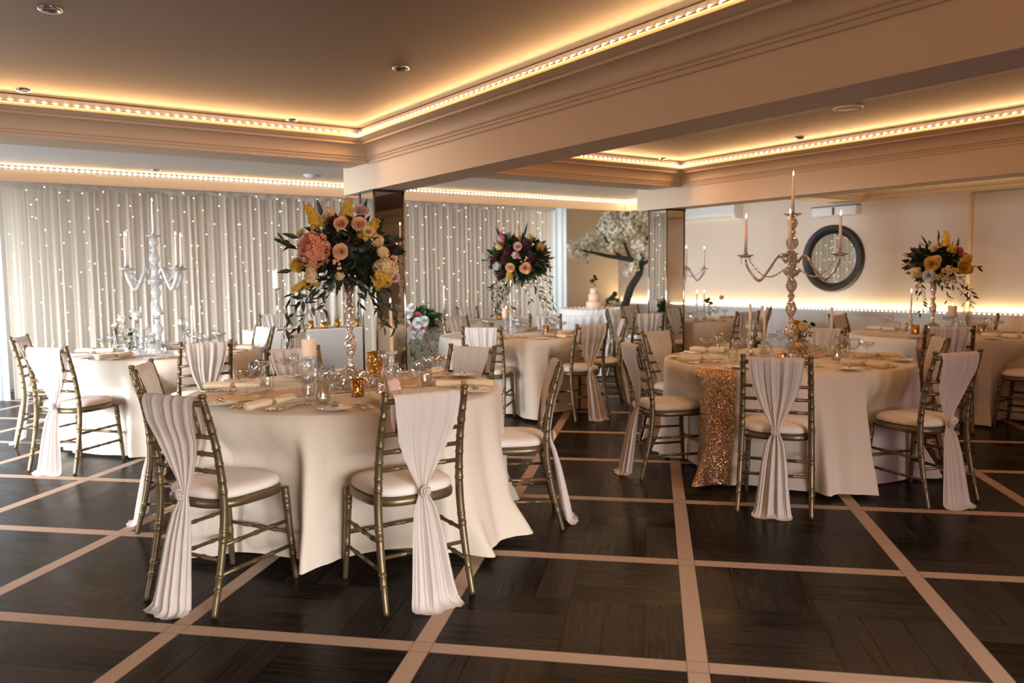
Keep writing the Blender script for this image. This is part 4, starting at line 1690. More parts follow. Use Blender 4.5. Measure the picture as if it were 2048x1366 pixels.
# -- peach hydrangea table centre
Z1 = ZT + .0045
stem_stand((1.81, 4.19, Z1), .585, 'glittering silver flower stand on a crystal dome base, carrying the peach hydrangea bouquet', 'silver_glitter', 'crystal_warm')
S = .002826
zb = 1.50 - 0
def fp(px, py, dy=-.2):     # offset from the bouquet's axis: right, towards the viewer, up
    return ((px - 700) * S, dy, 1.372 + (553 - py) * S)
FL = [('hydrangea', 'peach', 'hyd', fp(657, 503, -.26), .083), ('rose', 'rose', 'rose', fp(709, 507, -.31), .040), ('rose', 'rose', 'rose', fp(706, 455, -.24), .038),
      ('rose', 'blush', 'rose', fp(737, 428, -.12), .040), ('rose', 'rose', 'rose', fp(740, 456, -.22), .040), ('rose', 'cream', 'rose', fp(671, 440, -.14), .032),
      ('stock_spike', 'yellow', 'spike', fp(654, 458, -.12), .040, (-.055, -.02, .12)), ('stock_spike', 'yellow', 'spike', fp(704, 450, -.10), .044, (.03, -.02, .135)),
      ('stock_spike', 'yellow', 'spike', fp(744, 482, -.18), .042, (.085, -.04, .10)), ('stock_spike', 'cream', 'spike', fp(676, 450, -.10), .03, (.0, -.02, .09)),
      ('stock_spike', 'yellow', 'spike', fp(650, 560, -.20), .034, (-.11, -.05, -.05)), ('cream_cluster', 'cream', 'cluster', fp(782, 538, -.16), .058),
      ('cream_cluster', 'yellow', 'cluster', fp(776, 560, -.18), .048), ('cream_cluster', 'cream', 'cluster', fp(770, 486, -.20), .032),
      ('cream_cluster', 'cream', 'cluster', fp(779, 508, -.18), .030), ('rosebud', 'rose', 'rose', fp(794, 522, -.10), .026), ('rosebud', 'blush', 'rose', fp(797, 556, -.10), .028),
      ('rosebud', 'cream', 'rose', fp(618, 470, -.10), .030), ('rosebud', 'blush', 'rose', fp(625, 495, -.16), .030), ('yellow_cluster', 'yellow', 'cluster', fp(613, 530, -.14), .036),
      ('yellow_cluster', 'cream', 'cluster', fp(649, 552, -.26), .032), ('yellow_cluster', 'cream', 'cluster', fp(651, 540, -.27), .024), ('berry_spray', 'berry', 'berries', fp(703, 532, -.32), .026),
      ('chrysanthemum', 'burgundy', 'cluster', fp(688, 450, -.18), .030), ('chrysanthemum', 'burgundy', 'cluster', fp(794, 497, -.06), .024), ('yellow_cluster', 'cream', 'cluster', fp(705, 552, -.29), .02),
      ('rosebud', 'cream', 'rose', fp(757, 470, -.24), .028)]
SPR = [[fp(690, 560, -.16), fp(650, 585, -.26), fp(625, 610, -.30), fp(610, 640, -.31), fp(596, 662, -.32)],
       [fp(688, 562, -.14), fp(655, 600, -.22), fp(640, 622, -.26), fp(622, 648, -.28)], [fp(680, 555, -.14), fp(640, 570, -.26), fp(612, 592, -.28), fp(602, 618, -.3)],
       [fp(675, 556, -.12), fp(655, 572, -.2), fp(640, 588, -.24), fp(622, 600, -.26)], [fp(690, 562, -.1), fp(672, 590, -.16), fp(664, 612, -.18)], [fp(722, 556, -.12), fp(748, 572, -.16), fp(770, 600, -.16), fp(776, 622, -.14)], [fp(745, 556, -.05), fp(765, 590, -.05), fp(762, 620, -.05), fp(770, 650, -.05)],
       [fp(712, 555, -.14), fp(728, 578, -.22), fp(737, 595, -.24), fp(733, 615, -.25)], [fp(712, 555, -.14), fp(742, 570, -.2), fp(755, 590, -.2), fp(762, 612, -.2)],
       [fp(760, 550, -.1), fp(785, 585, -.12), fp(790, 615, -.12), fp(797, 650, -.12)], [fp(750, 550, -.1), fp(772, 580, -.16), fp(778, 606, -.16), fp(783, 632, -.15)],
       [fp(640, 500, -.1), fp(610, 495, -.12), fp(592, 486, -.12), fp(582, 484, -.12)]]
bouquet('flower_bouquet', (1.81, 4.19, 0), 'large bouquet with a peach hydrangea, apricot roses and yellow stocks on the glittering stand',
        (0.02, 0, 1.372 + (553 - 505) * S), (.29, .27, .21), FL, SPR,
        [(fp(660, 440, -.1), (-.02, -.02, .10)), (fp(612, 500, -.1), (-.11, -.02, .05)), (fp(600, 540, -.1), (-.08, -.03, -.01)), (fp(735, 440, -.1), (.04, -.02, .10)), (fp(740, 500, -.2), (.10, -.05, .06)), (fp(620, 480, -.15), (-.09, -.03, .03))], 520, (.085, .032), 21)
for k_, (a, b) in enumerate((((688, 565), (683, 690)), ((714, 600), (735, 668)))):
    pass
lab = 'front hydrangea table'
place('h165', glass_holder(.160, .040, .045), (1.648, 4.40, Z1), 0, 'tall turned glass holder under the peach pillar candle on the hydrangea table', 'candle holder')
place('pc1', pillar_candle(.042, .098), (1.648, 4.40, Z1 + .160), 0, 'lit peach pillar candle on the tall glass holder at the hydrangea table', 'pillar candle')
place('h180', glass_holder(.185, .034, .055), (2.03, 4.12, Z1), 0, 'heavy cut glass holder of the single taper on the hydrangea table', 'candle holder')
place('t270', taper(.27, True, 'wax_peach'), (2.03, 4.12, Z1 + .184), 0, 'lit peach taper candle beside the hydrangea bouquet stem', 'taper candle')
lit_votive('vgold', votive('mercury_gold', .088, .034), 1.674, 3.796, Z1, 'speckled gold votive with tealight in front of the crystal dome base', 'speckled gold votive at the hydrangea table')
lit_votive('vclear', votive('glass', .105, .036), 1.451, 3.708, Z1, 'clear glass votive with tealight on the hydrangea table', 'clear votive at the hydrangea table')
# gilded glass jug
jg = empty('glass_jug', (2.10, 4.50, Z1))
tag(jg, 'gilded glass jug with a clear handle behind the taper holder', 'jug')
MB().lathe([(.0001, 0), (.04, 0), (.042, .006), (.036, .02), (.050, .06), (.052, .09), (.044, .125), (.050, .15), (.048, .15), (.042, .125), (.050, .09), (.0001, .012)], 24).build('body', 'mercury_gold', jg)
MB().tube([(.048, -.01, .14), (.085, -.02, .135), (.095, -.022, .10), (.08, -.02, .06), (.05, -.01, .05)], .006, 8).build('handle', 'crystal_warm', jg)
for x, y, tx in ((1.365, 3.70, 'in front of the clear votive'), (2.37, 4.19, 'by the far plate'), (1.446, 4.60, 'behind the tumblers')):
    place('coupe', coupe, (x, y, Z1), 0, 'extra champagne coupe on the hydrangea table, ' + tx, 'champagne coupe', 'champagne coupes')
for x, y, tx in ((1.53, 3.83, 'beside the clear votive'), (1.56, 4.22, 'below the pillar candle'), (2.06, 3.86, 'right of the folded card'), (1.80, 3.68, 'before the folded card')):
    place('goblet', goblet, (x, y, Z1), 0, 'extra wine goblet on the hydrangea table, ' + tx.replace('right of', 'beside'), 'wine glass', 'clear wine goblets')
cd = MB()
cd.add([(-.05, -.025, 0), (.05, -.025, 0), (.05, 0, .085), (-.05, 0, .085), (-.05, .025, 0), (.05, .025, 0),
        (-.05, -.0235, 0), (.05, -.0235, 0), (.05, 0, .082), (-.05, 0, .082), (-.05, .0235, 0), (.05, .0235, 0)],
       [(0, 1, 2, 3), (3, 2, 5, 4), (7, 6, 9, 8), (8, 9, 10, 11), (0, 3, 9, 6), (3, 4, 10, 9), (1, 7, 8, 2), (2, 8, 11, 5)])
co = cd.build('folded_card', 'card', None, False)
co.location = (1.90, 3.86, Z1)
co.rotation_euler = (0, 0, radians(25))
tag(co, 'folded blush paper card standing among the goblets by the gold votive', 'table card')


# -- candelabra
def candelabrum(loc, label, mat, arms, zc, top, seed, H, spread, twist, garland):
    """H: heights above the table: hub, arm cup, top cup"""
    hub, cup, tcup = H
    root = empty('candelabrum', loc)
    tag(root, label, 'candelabrum')
    MB().lathe([(.0001, 0), (.115, 0), (.118, .006), (.10, .022), (.06, .042), (.03, .056), (.02, .07)], 32).build('foot', mat, root)
    pr = [(.02, .07)]
    z = .075
    segs = [(.055, .016, .024), (.10, .018, .044), (.05, .012, .024), (.11, .016, .040), (.05, .012, .024), (.10, .016, .040)]
    tot = sum(s_[0] for s_ in segs)
    k_ = (hub - .05 - z) / tot
    for h, r0, r1 in segs:
        for q in range(9):
            t = q / 8
            pr.append((r0 + (r1 - r0) * sin(pi * t) ** 1.1, z + h * k_ * t))
        z += h * k_
    MB().lathe(pr, 20, (0, 0, 0), lambda a, z_: 1 + .03 * cos(10 * a)).build('turned_stem', mat, root)
    MB().lathe([(.012, hub - .05), (.040, hub - .035), (.062, hub - .005), (.066, hub + .004), (.05, hub + .01), (.03, hub + .03)], 24, (0, 0, 0), lambda a, z_: 1 + .03 * cos(12 * a)).build('hub_bowl', mat, root)
    pr = [(.03, hub + .03), (.040, hub + .07), (.030, hub + .12), (.014, hub + .14)]
    hh = tcup - hub - .16
    for r0, r1, a, b in ((.014, .044, .0, .45), (.012, .026, .45, .62), (.013, .036, .62, 1.0)):
        for q in range(8):
            t = q / 7
            pr.append((r0 + (r1 - r0) * sin(pi * t), hub + .14 + hh * (a + (b - a) * t)))
    MB().lathe(pr, 20, (0, 0, 0), lambda a, z_: 1 + .03 * cos(10 * a)).build('upper_stem', mat, root)
    def dish(cx, cy, cz, rr):
        mb = MB()
        mb.lathe([(.006, cz - .022), (rr * .5, cz - .018), (rr * .95, cz - .004), (rr, cz), (rr * .9, cz + .001), (.014, cz - .004)], 20, (cx, cy, 0), lambda a, z_: 1 + .05 * cos(10 * a))
        return mb
    def sock(cx, cy, cz):
        return MB().lathe([(.010, cz - .004), (.016, cz + .004), (.0145, cz + .022), (.0155, cz + .026), (.0001, cz + .024)], 14, (cx, cy, 0))
    d_ = dish(0, 0, tcup, .062).build('drip_dish', mat, root)
    sock(0, 0, tcup).build('candle_socket', 'chrome', d_)
    pos = [(0, 0, tcup)]
    for a in arms:
        a = radians(a)
        c_, s_ = cos(a), sin(a)
        pts = []
        for t in range(25):
            q = t / 24
            r = .04 + (spread - .04) * q
            zz = hub + .03 + .075 * math.exp(-((q - .16) / .16) ** 2) - .10 * math.exp(-((q - .66) / .22) ** 2)
            if q > .8:
                zz += (cup - .022 - (hub + .03)) * ((q - .8) / .2) ** 1.5
                r = .04 + (spread - .04) * (.8 + .2 * sin((q - .8) / .2 * pi / 2))
            pts.append((r * c_, r * s_, zz))
        if twist:
            # rope of two strands
            ar = MB()
            P = [Vector(p) for p in pts]
            for off in (0, pi):
                st = []
                for i_ in range(len(P) * 4 - 3):
                    f_ = i_ / 4
                    b = P[min(int(f_), len(P) - 2)].lerp(P[min(int(f_) + 1, len(P) - 1)], f_ - int(f_))
                    st.append(b + (Vector((-s_, c_, 0)) * cos(i_ * .8 + off) + Vector((0, 0, 1)) * sin(i_ * .8 + off)) * .0068)
                ar.tube(st, .0068, 6)
        else:
            ar = MB().tube(pts, .0155, 10)
        ao = ar.build('arm', mat, root)
        d_ = dish(spread * c_, spread * s_, cup, .060).build('drip_dish', mat, root)
        sock(spread * c_, spread * s_, cup).build('candle_socket', 'chrome', d_)
        # bead garland from dish to hub
        gb = MB()
        for q in range(26):
            t = q / 25
            x = .05 + (spread - .06) * t
            zz = (hub + .01) * (1 - t) + (cup - .012) * t - .16 * sin(pi * t) * garland
            gb.ball((x * c_, x * s_, zz), .0072 if q % 2 else .0055, 6, 5)
        for q in range(4):
            b_ = a + q * pi / 2 + .7
            for m_ in range(4):
                gb.ball((spread * c_ + .044 * cos(b_), spread * s_ + .044 * sin(b_), cup - .012 - .015 * m_), .0045 - .0004 * m_, 6, 5)
        gb.build('bead_garland', mat, root)
        pos.append((spread * c_, spread * s_, cup))
    return root, pos


VA = -34.9     # picture-right direction
ARMS = {'T3': ['on the arm before the round mirror', 'on the arm towards the second pillar', 'on the rear arm', 'on the front arm'],
        'T2': ['on the outermost arm facing the head table', 'on the inner arm facing the head table', 'on the outermost arm facing the window drape', 'on the inner arm facing the window drape'],
        'T6': ['on the visible arm past the pillar', 'on the arm hidden behind the pillar', 'on the rear arm', 'on the front arm']}
def dress(key, loc, label, mat, arms, H, spread, twist, ch_arm, ch_top, seed, nm, wax, garland=.6):
    root, pos = candelabrum(loc, label, mat, arms, 0, 0, seed, H, spread, twist, garland)
    for i, p in enumerate(pos):
        hgt = ch_top if i == 0 else ch_arm
        where = 'on the top of the ' + nm if i == 0 else ARMS[key][i - 1] + ' of the ' + nm
        place('tp%.2f%s' % (hgt, wax), taper(hgt, True, wax), (loc[0] + p[0], loc[1] + p[1], loc[2] + p[2] + .0245), 0, 'lit taper candle ' + where, 'taper candle')


Z3 = ZT + .005
dress('T3', (4.886, 3.525, Z3), 'champagne crystal candelabrum with twisted arms and bead garlands before the round mirror', 'crystal_warm', (-54, 126, 40, 213), (.62, .735, 1.02), .315, True, .235, .235, 1, 'champagne candelabrum', 'wax')
dress('T2', (1.424, 7.394, ZT + .001), 'white crystal candelabrum with smooth arms before the draped curtain', 'crystal', (7, -52, 177, 152), (.595, .705, .985), .225, False, .245, .255, 2, 'white candelabrum', 'wax', .35)
dress('T6', (8.13, 7.62, ZT + .001), 'white crystal candelabrum mostly hidden behind the far mirrored pillar', 'crystal', (VA, VA + 180, VA + 90, VA - 90), (.58, .675, .96), .315, False, .225, .235, 3, 'hidden candelabrum', 'wax', .35)


def holder_taper(x, y, z, hh, th, where, wax='wax', mat='crystal'):
    place('h%d%s' % (round(hh * 1000), mat), glass_holder(hh, .026, .040, mat), (x, y, z), 0, 'turned glass candlestick ' + where, 'candle holder')
    place('tp%.2f%s' % (th, wax), taper(th, True, wax), (x, y, z + hh - .001), 0, 'lit taper candle in the glass candlestick ' + where, 'taper candle')


def hurricane(mat_stem):
    def mk():
        r = empty('hurricane_goblet')
        MB().lathe([(.0001, .145), (.022, .148), (.045, .175), (.050, .205), (.040, .25), (.036, .265), (.035, .265), (.039, .25), (.049, .205), (.0001, .150)], 24).build('glass_bowl', 'glass', r)
        MB().lathe([(.0001, 0), (.045, 0), (.045, .006), (.014, .014), (.007, .03), (.007, .08), (.012, .09), (.007, .10), (.008, .135), (.020, .146)], 18).build('stem', mat_stem, r)
        return r
    return mk


def bud_vase():
    return MB().lathe([(.0001, 0), (.035, 0), (.045, .02), (.046, .05), (.030, .085), (.014, .10), (.012, .13), (.016, .142), (.0145, .142), (.010, .13), (.012, .10), (.028, .083), (.043, .05), (.0001, .008)], 24).build('bud_vase', 'glass')


def posy(name, loc, label, stems, seed, lmat='leaf_green'):
    """stems: (dx, dy, height, material, size, kind)"""
    r = random.Random(seed)
    root = empty(name, loc, radians(VA))
    tag(root, label, 'flowers')
    for dx, dy, h, mt, s_, kd in stems:
        mb = MB()
        if kd == 'daisy':
            floret_into(mb, Vector((dx, dy, h)), Vector((dx * 2, -.5, .8)), s_, r, 9)
            mb.ball((dx, dy, h), s_ * .3, 8, 5)
        elif kd == 'ball':
            hydrangea_into(mb, Vector((dx, dy, h)), s_, r, 36, (1, 1, 1), .4)
        else:
            rose_into(mb, Vector((dx, dy, h)), Vector((dx * 3, -.6, .8)), s_, r)
        f = mb.build('bloom', mt, root)
    st, lf = MB(), MB()
    for dx, dy, h, mt, s_, kd in stems:
        sprig_into(st, lf, [(0, 0, .02), (dx * .25, dy * .25, .12), (dx, dy, h - .005)], r, .035, .014, .06, .0012)
    st.build('stems', 'stem', root)
    lf.build('leaves', lmat, root)
    return root


# champagne candelabrum table
place('hurr_g', hurricane('chrome'), (4.735, 3.75, Z3), 0, 'hurricane goblet on a slim gold stem beside the champagne candelabrum', 'candle goblet')
holder_taper(4.86, 3.86, Z3, .11, .27, 'behind the hurricane goblet at the champagne candelabrum table')
holder_taper(4.98, 3.82, Z3, .09, .23, 'second of the pair by the champagne candelabrum')
holder_taper(5.22, 3.42, Z3, .10, .255, 'under the mirror side arm of the champagne candelabrum')
lit_votive('vlow', votive('mercury_gold', .05, .034), 4.66, 3.42, Z3, 'low gold votive behind the back-turned chair at the champagne candelabrum table', 'low gold votive')
lit_votive('vclear', votive('glass', .105, .036), 5.02, 3.24, Z3, 'clear votive beside the champagne candelabrum foot', 'clear votive by the champagne candelabrum')
place('budv', bud_vase, (4.80, 3.66, Z3), 0, 'clear bud vase at the foot of the hurricane goblet', 'vase')
vz = MB().lathe([(.0001, 0), (.045, 0), (.05, .05), (.048, .10), (.045, .10), (.047, .05), (.0001, .008)], 24, (0, 0, 0), lambda a, z: 1 + .03 * cos(16 * a)).build('gold_vase', 'mercury_gold')
vz.location = (5.12, 3.60, Z3)
tag(vz, 'ribbed gold glass vase holding the small yellow flowers', 'vase')
posy('yellow_posy', (5.12, 3.60, Z3 + .005), 'small posy of yellow flowers in the ribbed gold vase', [(-.06, -.02, .17, 'yellow', .035, 'ball'), (0.0, -.04, .20, 'cream', .034, 'ball'), (-.03, .02, .22, 'yellow', .03, 'rose'), (.06, -.01, .15, 'whitepetal', .03, 'daisy'), (.08, 0, .21, 'leaf', .02, 'rose'), (.03, .02, .23, 'leaf', .015, 'rose')], 4, 'leaf')
# white candelabrum table
Z2 = ZT + .001
holder_taper(1.32, 7.55, Z2, .12, .215, 'nearest the white flowers at the white candelabrum table')
holder_taper(1.42, 7.58, Z2, .14, .235, 'against the stem of the white candelabrum')
holder_taper(1.72, 7.45, Z2, .12, .21, 'beside the hurricane goblet at the white candelabrum table')
place('hurr_c', hurricane('crystal'), (1.66, 7.52, Z2), 0, 'clear hurricane goblet on the white candelabrum table', 'candle goblet')
lit_votive('vclear', votive('glass', .105, .036), 1.40, 7.02, Z2, 'clear votive before the foot of the white candelabrum', 'clear votive by the white candelabrum')
place('budv', bud_vase, (1.132, 6.99, Z2), 0, 'round clear bud vase with white flowers on the white candelabrum table', 'vase')
posy('white_posy', (1.132, 6.99, Z2 + .01), 'loose white garden flowers in the clear bud vase', [(-.05, -.02, .29, 'whitepetal', .038, 'daisy'), (.03, .0, .35, 'whitepetal', .025, 'daisy'), (.06, .02, .31, 'whitepetal', .034, 'ball'), (-.12, 0, .24, 'whitepetal', .028, 'daisy'), (.02, -.02, .16, 'leaf_green', .02, 'rose'), (.24, .02, .33, 'whitepetal', .022, 'ball')], 6)
place('posyvase', bud_vase, (1.72, 7.30, Z2), 0, 'second clear bud vase between the white candelabrum and the head table', 'vase')

# burgundy bouquet table
stem_stand((4.966, 7.0, Z2), .58, 'slim silver flower stand carrying the burgundy and blush bouquet', 'crystal', 'crystal', .10)
S4 = .0054
def f4(px, py, dy=-.22):
    return ((px - 1037) * S4, dy, 1.372 + (549.3 - py) * S4)
FL4 = [('dahlia', 'burgundy', 'hyd', f4(1054, 492, -.24), .056), ('dahlia', 'burgundy', 'hyd', f4(1018, 505, -.22), .05), ('dahlia', 'burgundy', 'hyd', f4(1062, 517, -.26), .048),
       ('dahlia', 'burgundy', 'hyd', f4(1012, 520, -.27), .046), ('rose', 'blush', 'rose', f4(1037, 496, -.28), .046), ('rose', 'rose', 'rose', f4(1022, 536, -.28), .048), ('rose', 'rose', 'rose', f4(1051, 537, -.3), .060),
       ('green_rose', 'cream', 'cluster', f4(1001, 494, -.14), .040), ('yellow_cluster', 'yellow', 'cluster', f4(1021, 551, -.22), .040), ('cream_cluster', 'cream', 'cluster', f4(1081, 495, -.12), .042),
       ('cream_cluster', 'cream', 'cluster', f4(1060, 478, -.1), .036), ('pink_spray', 'pink', 'spike', f4(1009, 490, -.1), .03, (-.03, 0, .14)), ('stock_spike', 'cream', 'spike', f4(1038, 482, -.1), .03, (.0, 0, .16)),
       ('scabious', 'burgundy', 'cluster', f4(992, 520, -.14), .04), ('scabious', 'burgundy', 'cluster', f4(1002, 552, -.2), .04), ('blush_spray', 'blush', 'cluster', f4(1032, 512, -.3), .035),
       ('white_spray', 'whitepetal', 'cluster', f4(975, 512, -.1), .04), ('white_spray', 'whitepetal', 'cluster', f4(997, 532, -.2), .04), ('berry_spray', 'berry', 'berries', f4(1046, 516, -.3), .05)]
SP4 = [[f4(1030, 560, -.05), f4(1010, 575, -.2), f4(1002, 592, -.24), f4(1000, 612, -.25)], [f4(1045, 560, -.05), f4(1058, 582, -.22), f4(1060, 600, -.24)], [f4(1062, 555, -.05), f4(1080, 580, -.2), f4(1092, 605, -.2), f4(1094, 622, -.2)], [f4(1015, 545, -.05), f4(995, 560, -.18), f4(986, 590, -.2), f4(988, 610, -.2)],
       [f4(1020, 560, -.1), f4(1000, 580, -.25), f4(994, 605, -.28), f4(990, 625, -.28)], [f4(1012, 555, -.1), f4(998, 575, -.2), f4(985, 572, -.22)], [f4(1025, 560, -.1), f4(1012, 590, -.28), f4(1024, 612, -.3)],
       [f4(1050, 555, -.1), f4(1072, 575, -.25), f4(1082, 595, -.26), f4(1085, 608, -.26)], [f4(1060, 550, -.1), f4(1090, 565, -.2), f4(1102, 590, -.22), f4(1106, 615, -.22)], [f4(1060, 545, -.1), f4(1085, 545, -.2), f4(1100, 560, -.2)],
       [f4(1065, 520, -.1), f4(1085, 528, -.2), f4(1098, 538, -.2)], [f4(1005, 505, 0), f4(988, 512, -.1), f4(978, 520, -.1)]]
bouquet('flower_bouquet', (4.966, 7.0, 0), 'bouquet of burgundy dahlias, blush roses and trailing greenery on the slim silver stand', (0.02, 0, 1.372 + (549.3 - 517) * S4), (.33, .30, .26), FL4, SP4,
        [(f4(1048, 480, -.1), (.05, 0, .18)), (f4(1080, 510, -.1), (.13, 0, .03)), (f4(1000, 525, -.1), (-.10, 0, -.06)), (f4(1005, 480, -.1), (-.06, 0, .14))], 950, (.10, .036), 31, 'leaf_mid')
holder_taper(4.80, 6.90, Z2, .24, .28, 'beside the burgundy bouquet')
place('h165', glass_holder(.160, .040, .045), (4.84, 7.05, Z2), 0, 'turned glass holder of the pale pillar candle under the burgundy bouquet', 'candle holder')
place('pc1', pillar_candle(.042, .098), (4.84, 7.05, Z2 + .160), 0, 'lit pale peach pillar candle beneath the burgundy bouquet', 'pillar candle')
lit_votive('vgold', votive('mercury_gold', .088, .034), 5.02, 6.58, Z2, 'gold votive near the trailing sash chair at the burgundy bouquet table', 'gold votive at the burgundy bouquet table')
lit_votive('vgold', votive('mercury_gold', .088, .034), 4.85, 7.36, Z2, 'gold votive on the head table side of the burgundy bouquet stand', 'gold votive behind the burgundy bouquet stand')
vz2 = place('gvase', votive('glass', .14, .05, 'glass_vase'), (5.28, 6.86, Z2), 0, 'clear straight glass vase on the burgundy bouquet table', 'vase')

# yellow bouquet table
Z5 = ZT + .005
stem_stand((7.932, 4.088, Z5), .52, 'slim flower stand carrying the yellow bouquet beside the mirror wall', 'silver_glitter', 'crystal_warm', .10)
S5 = .00496
def f5(px, py, dy=-.22):
    return ((px - 1864) * S5, dy, 1.372 + (540.3 - py) * S5)
FL5 = [('stock_spike', 'yellow', 'spike', f5(1868, 495, -.15), .045, (.01, 0, .15)), ('rose', 'yellow', 'rose', f5(1832, 528, -.26), .07), ('rose', 'cream', 'rose', f5(1840, 522, -.25), .05), ('rose', 'yellow', 'rose', f5(1890, 533, -.28), .075),
       ('rose', 'pink', 'rose', f5(1895, 505, -.16), .05), ('daisy_spray', 'cream', 'daisy', f5(1862, 546, -.3), .05, (0, -1, .1), 5), ('daisy_spray', 'cream', 'daisy', f5(1870, 552, -.3), .05, (0, -1, .1), 4), ('daisy_spray', 'cream', 'daisy', f5(1850, 550, -.3), .05, (0, -1, .1), 4),
       ('yellow_cluster', 'yellow', 'cluster', f5(1905, 520, -.2), .05), ('yellow_cluster', 'yellow', 'cluster', f5(1912, 540, -.16), .045), ('cream_cluster', 'cream', 'cluster', f5(1845, 495, -.15), .04), ('white_rose', 'whitepetal', 'rose', f5(1829, 551, -.24), .06), ('yellow_cluster', 'yellow', 'cluster', f5(1877, 500, -.2), .04), ('cream_cluster', 'cream', 'cluster', f5(1813, 545, -.14), .05)]
SP5 = [[f5(1830, 555, -.1), f5(1818, 580, -.22), f5(1820, 605, -.24), f5(1815, 622, -.24)], [f5(1825, 550, -.1), f5(1812, 570, -.2), f5(1810, 590, -.22)], [f5(1855, 560, -.1), f5(1855, 575, -.3), f5(1860, 598, -.3)],
       [f5(1885, 555, -.1), f5(1900, 575, -.25), f5(1908, 598, -.26), f5(1912, 612, -.26)], [f5(1890, 550, -.1), f5(1905, 565, -.2), f5(1916, 590, -.22)], [f5(1880, 560, -.1), f5(1892, 585, -.28), f5(1898, 600, -.28)], [f5(1905, 530, -.1), f5(1920, 535, -.15), f5(1934, 537, -.15)]]
bouquet('flower_bouquet', (7.932, 4.088, 0), 'bouquet of yellow roses and cream daisies with trailing greenery by the mirror wall', (0, 0, 1.372 + (540.3 - 525) * S5), (.26, .26, .20), FL5, SP5,
        [(f5(1840, 495, -.1), (-.07, 0, .12)), (f5(1825, 510, -.1), (-.10, 0, .08)), (f5(1860, 485, -.1), (0, 0, .12)), (f5(1895, 500, -.1), (.03, 0, .12))], 560, (.09, .032), 41)
holder_taper(7.66, 4.16, Z5, .14, .26, 'under the yellow bouquet')
place('h165', glass_holder(.160, .040, .045), (8.10, 3.98, Z5), 0, 'turned glass holder of the pillar candle under the yellow bouquet', 'candle holder')
place('pc1', pillar_candle(.042, .098), (8.10, 3.98, Z5 + .160), 0, 'lit pillar candle under the hanging greenery of the yellow bouquet', 'pillar candle')
for q, (x, y) in enumerate(((7.55, 4.05), (7.80, 4.25), (8.10, 3.70))):
    lit_votive('vgold', votive('mercury_gold', .088, .034), x, y, Z5, 'gold votive %s on the yellow bouquet table' % ['beside the taper candlestick', 'behind the flower stand', 'near the picture edge'][q], ['gold votive by the yellow bouquet candlestick', 'gold votive behind the yellow bouquet stand', 'outermost gold votive of the yellow bouquet table'][q])

# far pillar table
holder_taper(7.98, 7.20, Z2, .13, .22, 'closest to the far mirrored pillar')
holder_taper(8.12, 7.20, Z2, .13, .22, 'second from the far mirrored pillar')
place('budv', bud_vase, (8.05, 7.05, Z2), 0, 'clear bud vase with greenery on the table behind the far pillar', 'vase')
posy('green_posy', (8.05, 7.05, Z2 + .01), 'small green posy with a cream bloom on the table behind the far pillar', [(-.03, 0, .24, 'leaf_green', .03, 'ball'), (.02, 0, .20, 'leaf_green', .03, 'rose'), (.16, 0, .28, 'cream', .03, 'ball'), (0, .02, .26, 'leaf_green', .02, 'ball')], 8)

# head table
ZH = ZT + .006
hs_ = empty('candle_stand', (3.06, 9.14, ZH))
tag(hs_, 'tall thin metal candle stand at the end of the head table', 'candle stand')
MB().lathe([(.0001, 0), (.085, 0), (.085, .008), (.02, .016), (.008, .03)], 24).build('base_plate', 'chrome', hs_)
MB().tube([(0, 0, .02), (0, 0, .47)], .008, 8).build('pole', 'chrome', hs_)
MB().lathe([(.006, .46), (.05, .475), (.055, .485), (.0001, .483)], 20).build('candle_plate', 'chrome', hs_)
place('pc2', pillar_candle(.042, .20, 'wax'), (3.06, 9.14, ZH + .484), 0, 'white pillar candle on the tall thin metal stand', 'pillar candle')
hs2 = empty('candle_stand', (3.42, 9.42, ZH))
tag(hs2, 'slim clear candle stand on the head table behind the hanging leaves', 'candle stand')
MB().lathe([(.0001, 0), (.06, 0), (.06, .006), (.012, .012), (.006, .02)], 24).build('base_plate', 'crystal', hs2)
MB().tube([(0, 0, .015), (0, 0, .20)], .008, 8).build('pole', 'crystal', hs2)
MB().lathe([(.006, .19), (.048, .205), (.05, .212), (.0001, .21)], 20).build('candle_plate', 'crystal', hs2)
place('pc3', pillar_candle(.038, .15, 'wax'), (3.42, 9.42, ZH + .211), 0, 'white pillar candle on the slim clear stand of the head table', 'pillar candle')
holder_taper(3.32, 9.50, ZH, .12, .28, 'between the two head table candle stands')
holder_taper(3.87, 9.44, ZH, .12, .25, 'behind the beaded stem on the head table')
holder_taper(5.22, 9.02, ZH, .16, .28, 'next to the rose garland on the head table')
for q, (x, y) in enumerate(((3.48, 9.21), (3.83, 9.25), (4.05, 9.17), (4.14, 9.09), (6.10, 9.05))):
    nmq = ['below the hanging leaves', 'past the lidded jar', 'before the nearer pillar', 'touching the nearer pillar edge', 'beyond the burgundy bouquet'][q]
    lit_votive('vgold', votive('mercury_gold', .088, .034), x, y, ZH, 'glowing gold votive on the head table, ' + nmq, 'head table votive ' + nmq)
jr = empty('lidded_jar', (3.60, 9.10, ZH))
tag(jr, 'tall gold and clear glass jar with lid on the head table', 'jar')
MB().lathe([(.0001, 0), (.042, 0), (.045, .008), (.045, .075), (.043, .075), (.0001, .01)], 24).build('gold_base', 'mercury_gold', jr)
MB().lathe([(.044, .075), (.042, .20), (.040, .20), (.042, .075)], 24).build('glass_body', 'glass', jr)
MB().lathe([(.045, .20), (.045, .212), (.02, .222), (.008, .228), (.010, .24), (.0001, .245)], 20).build('lid', 'chrome', jr)

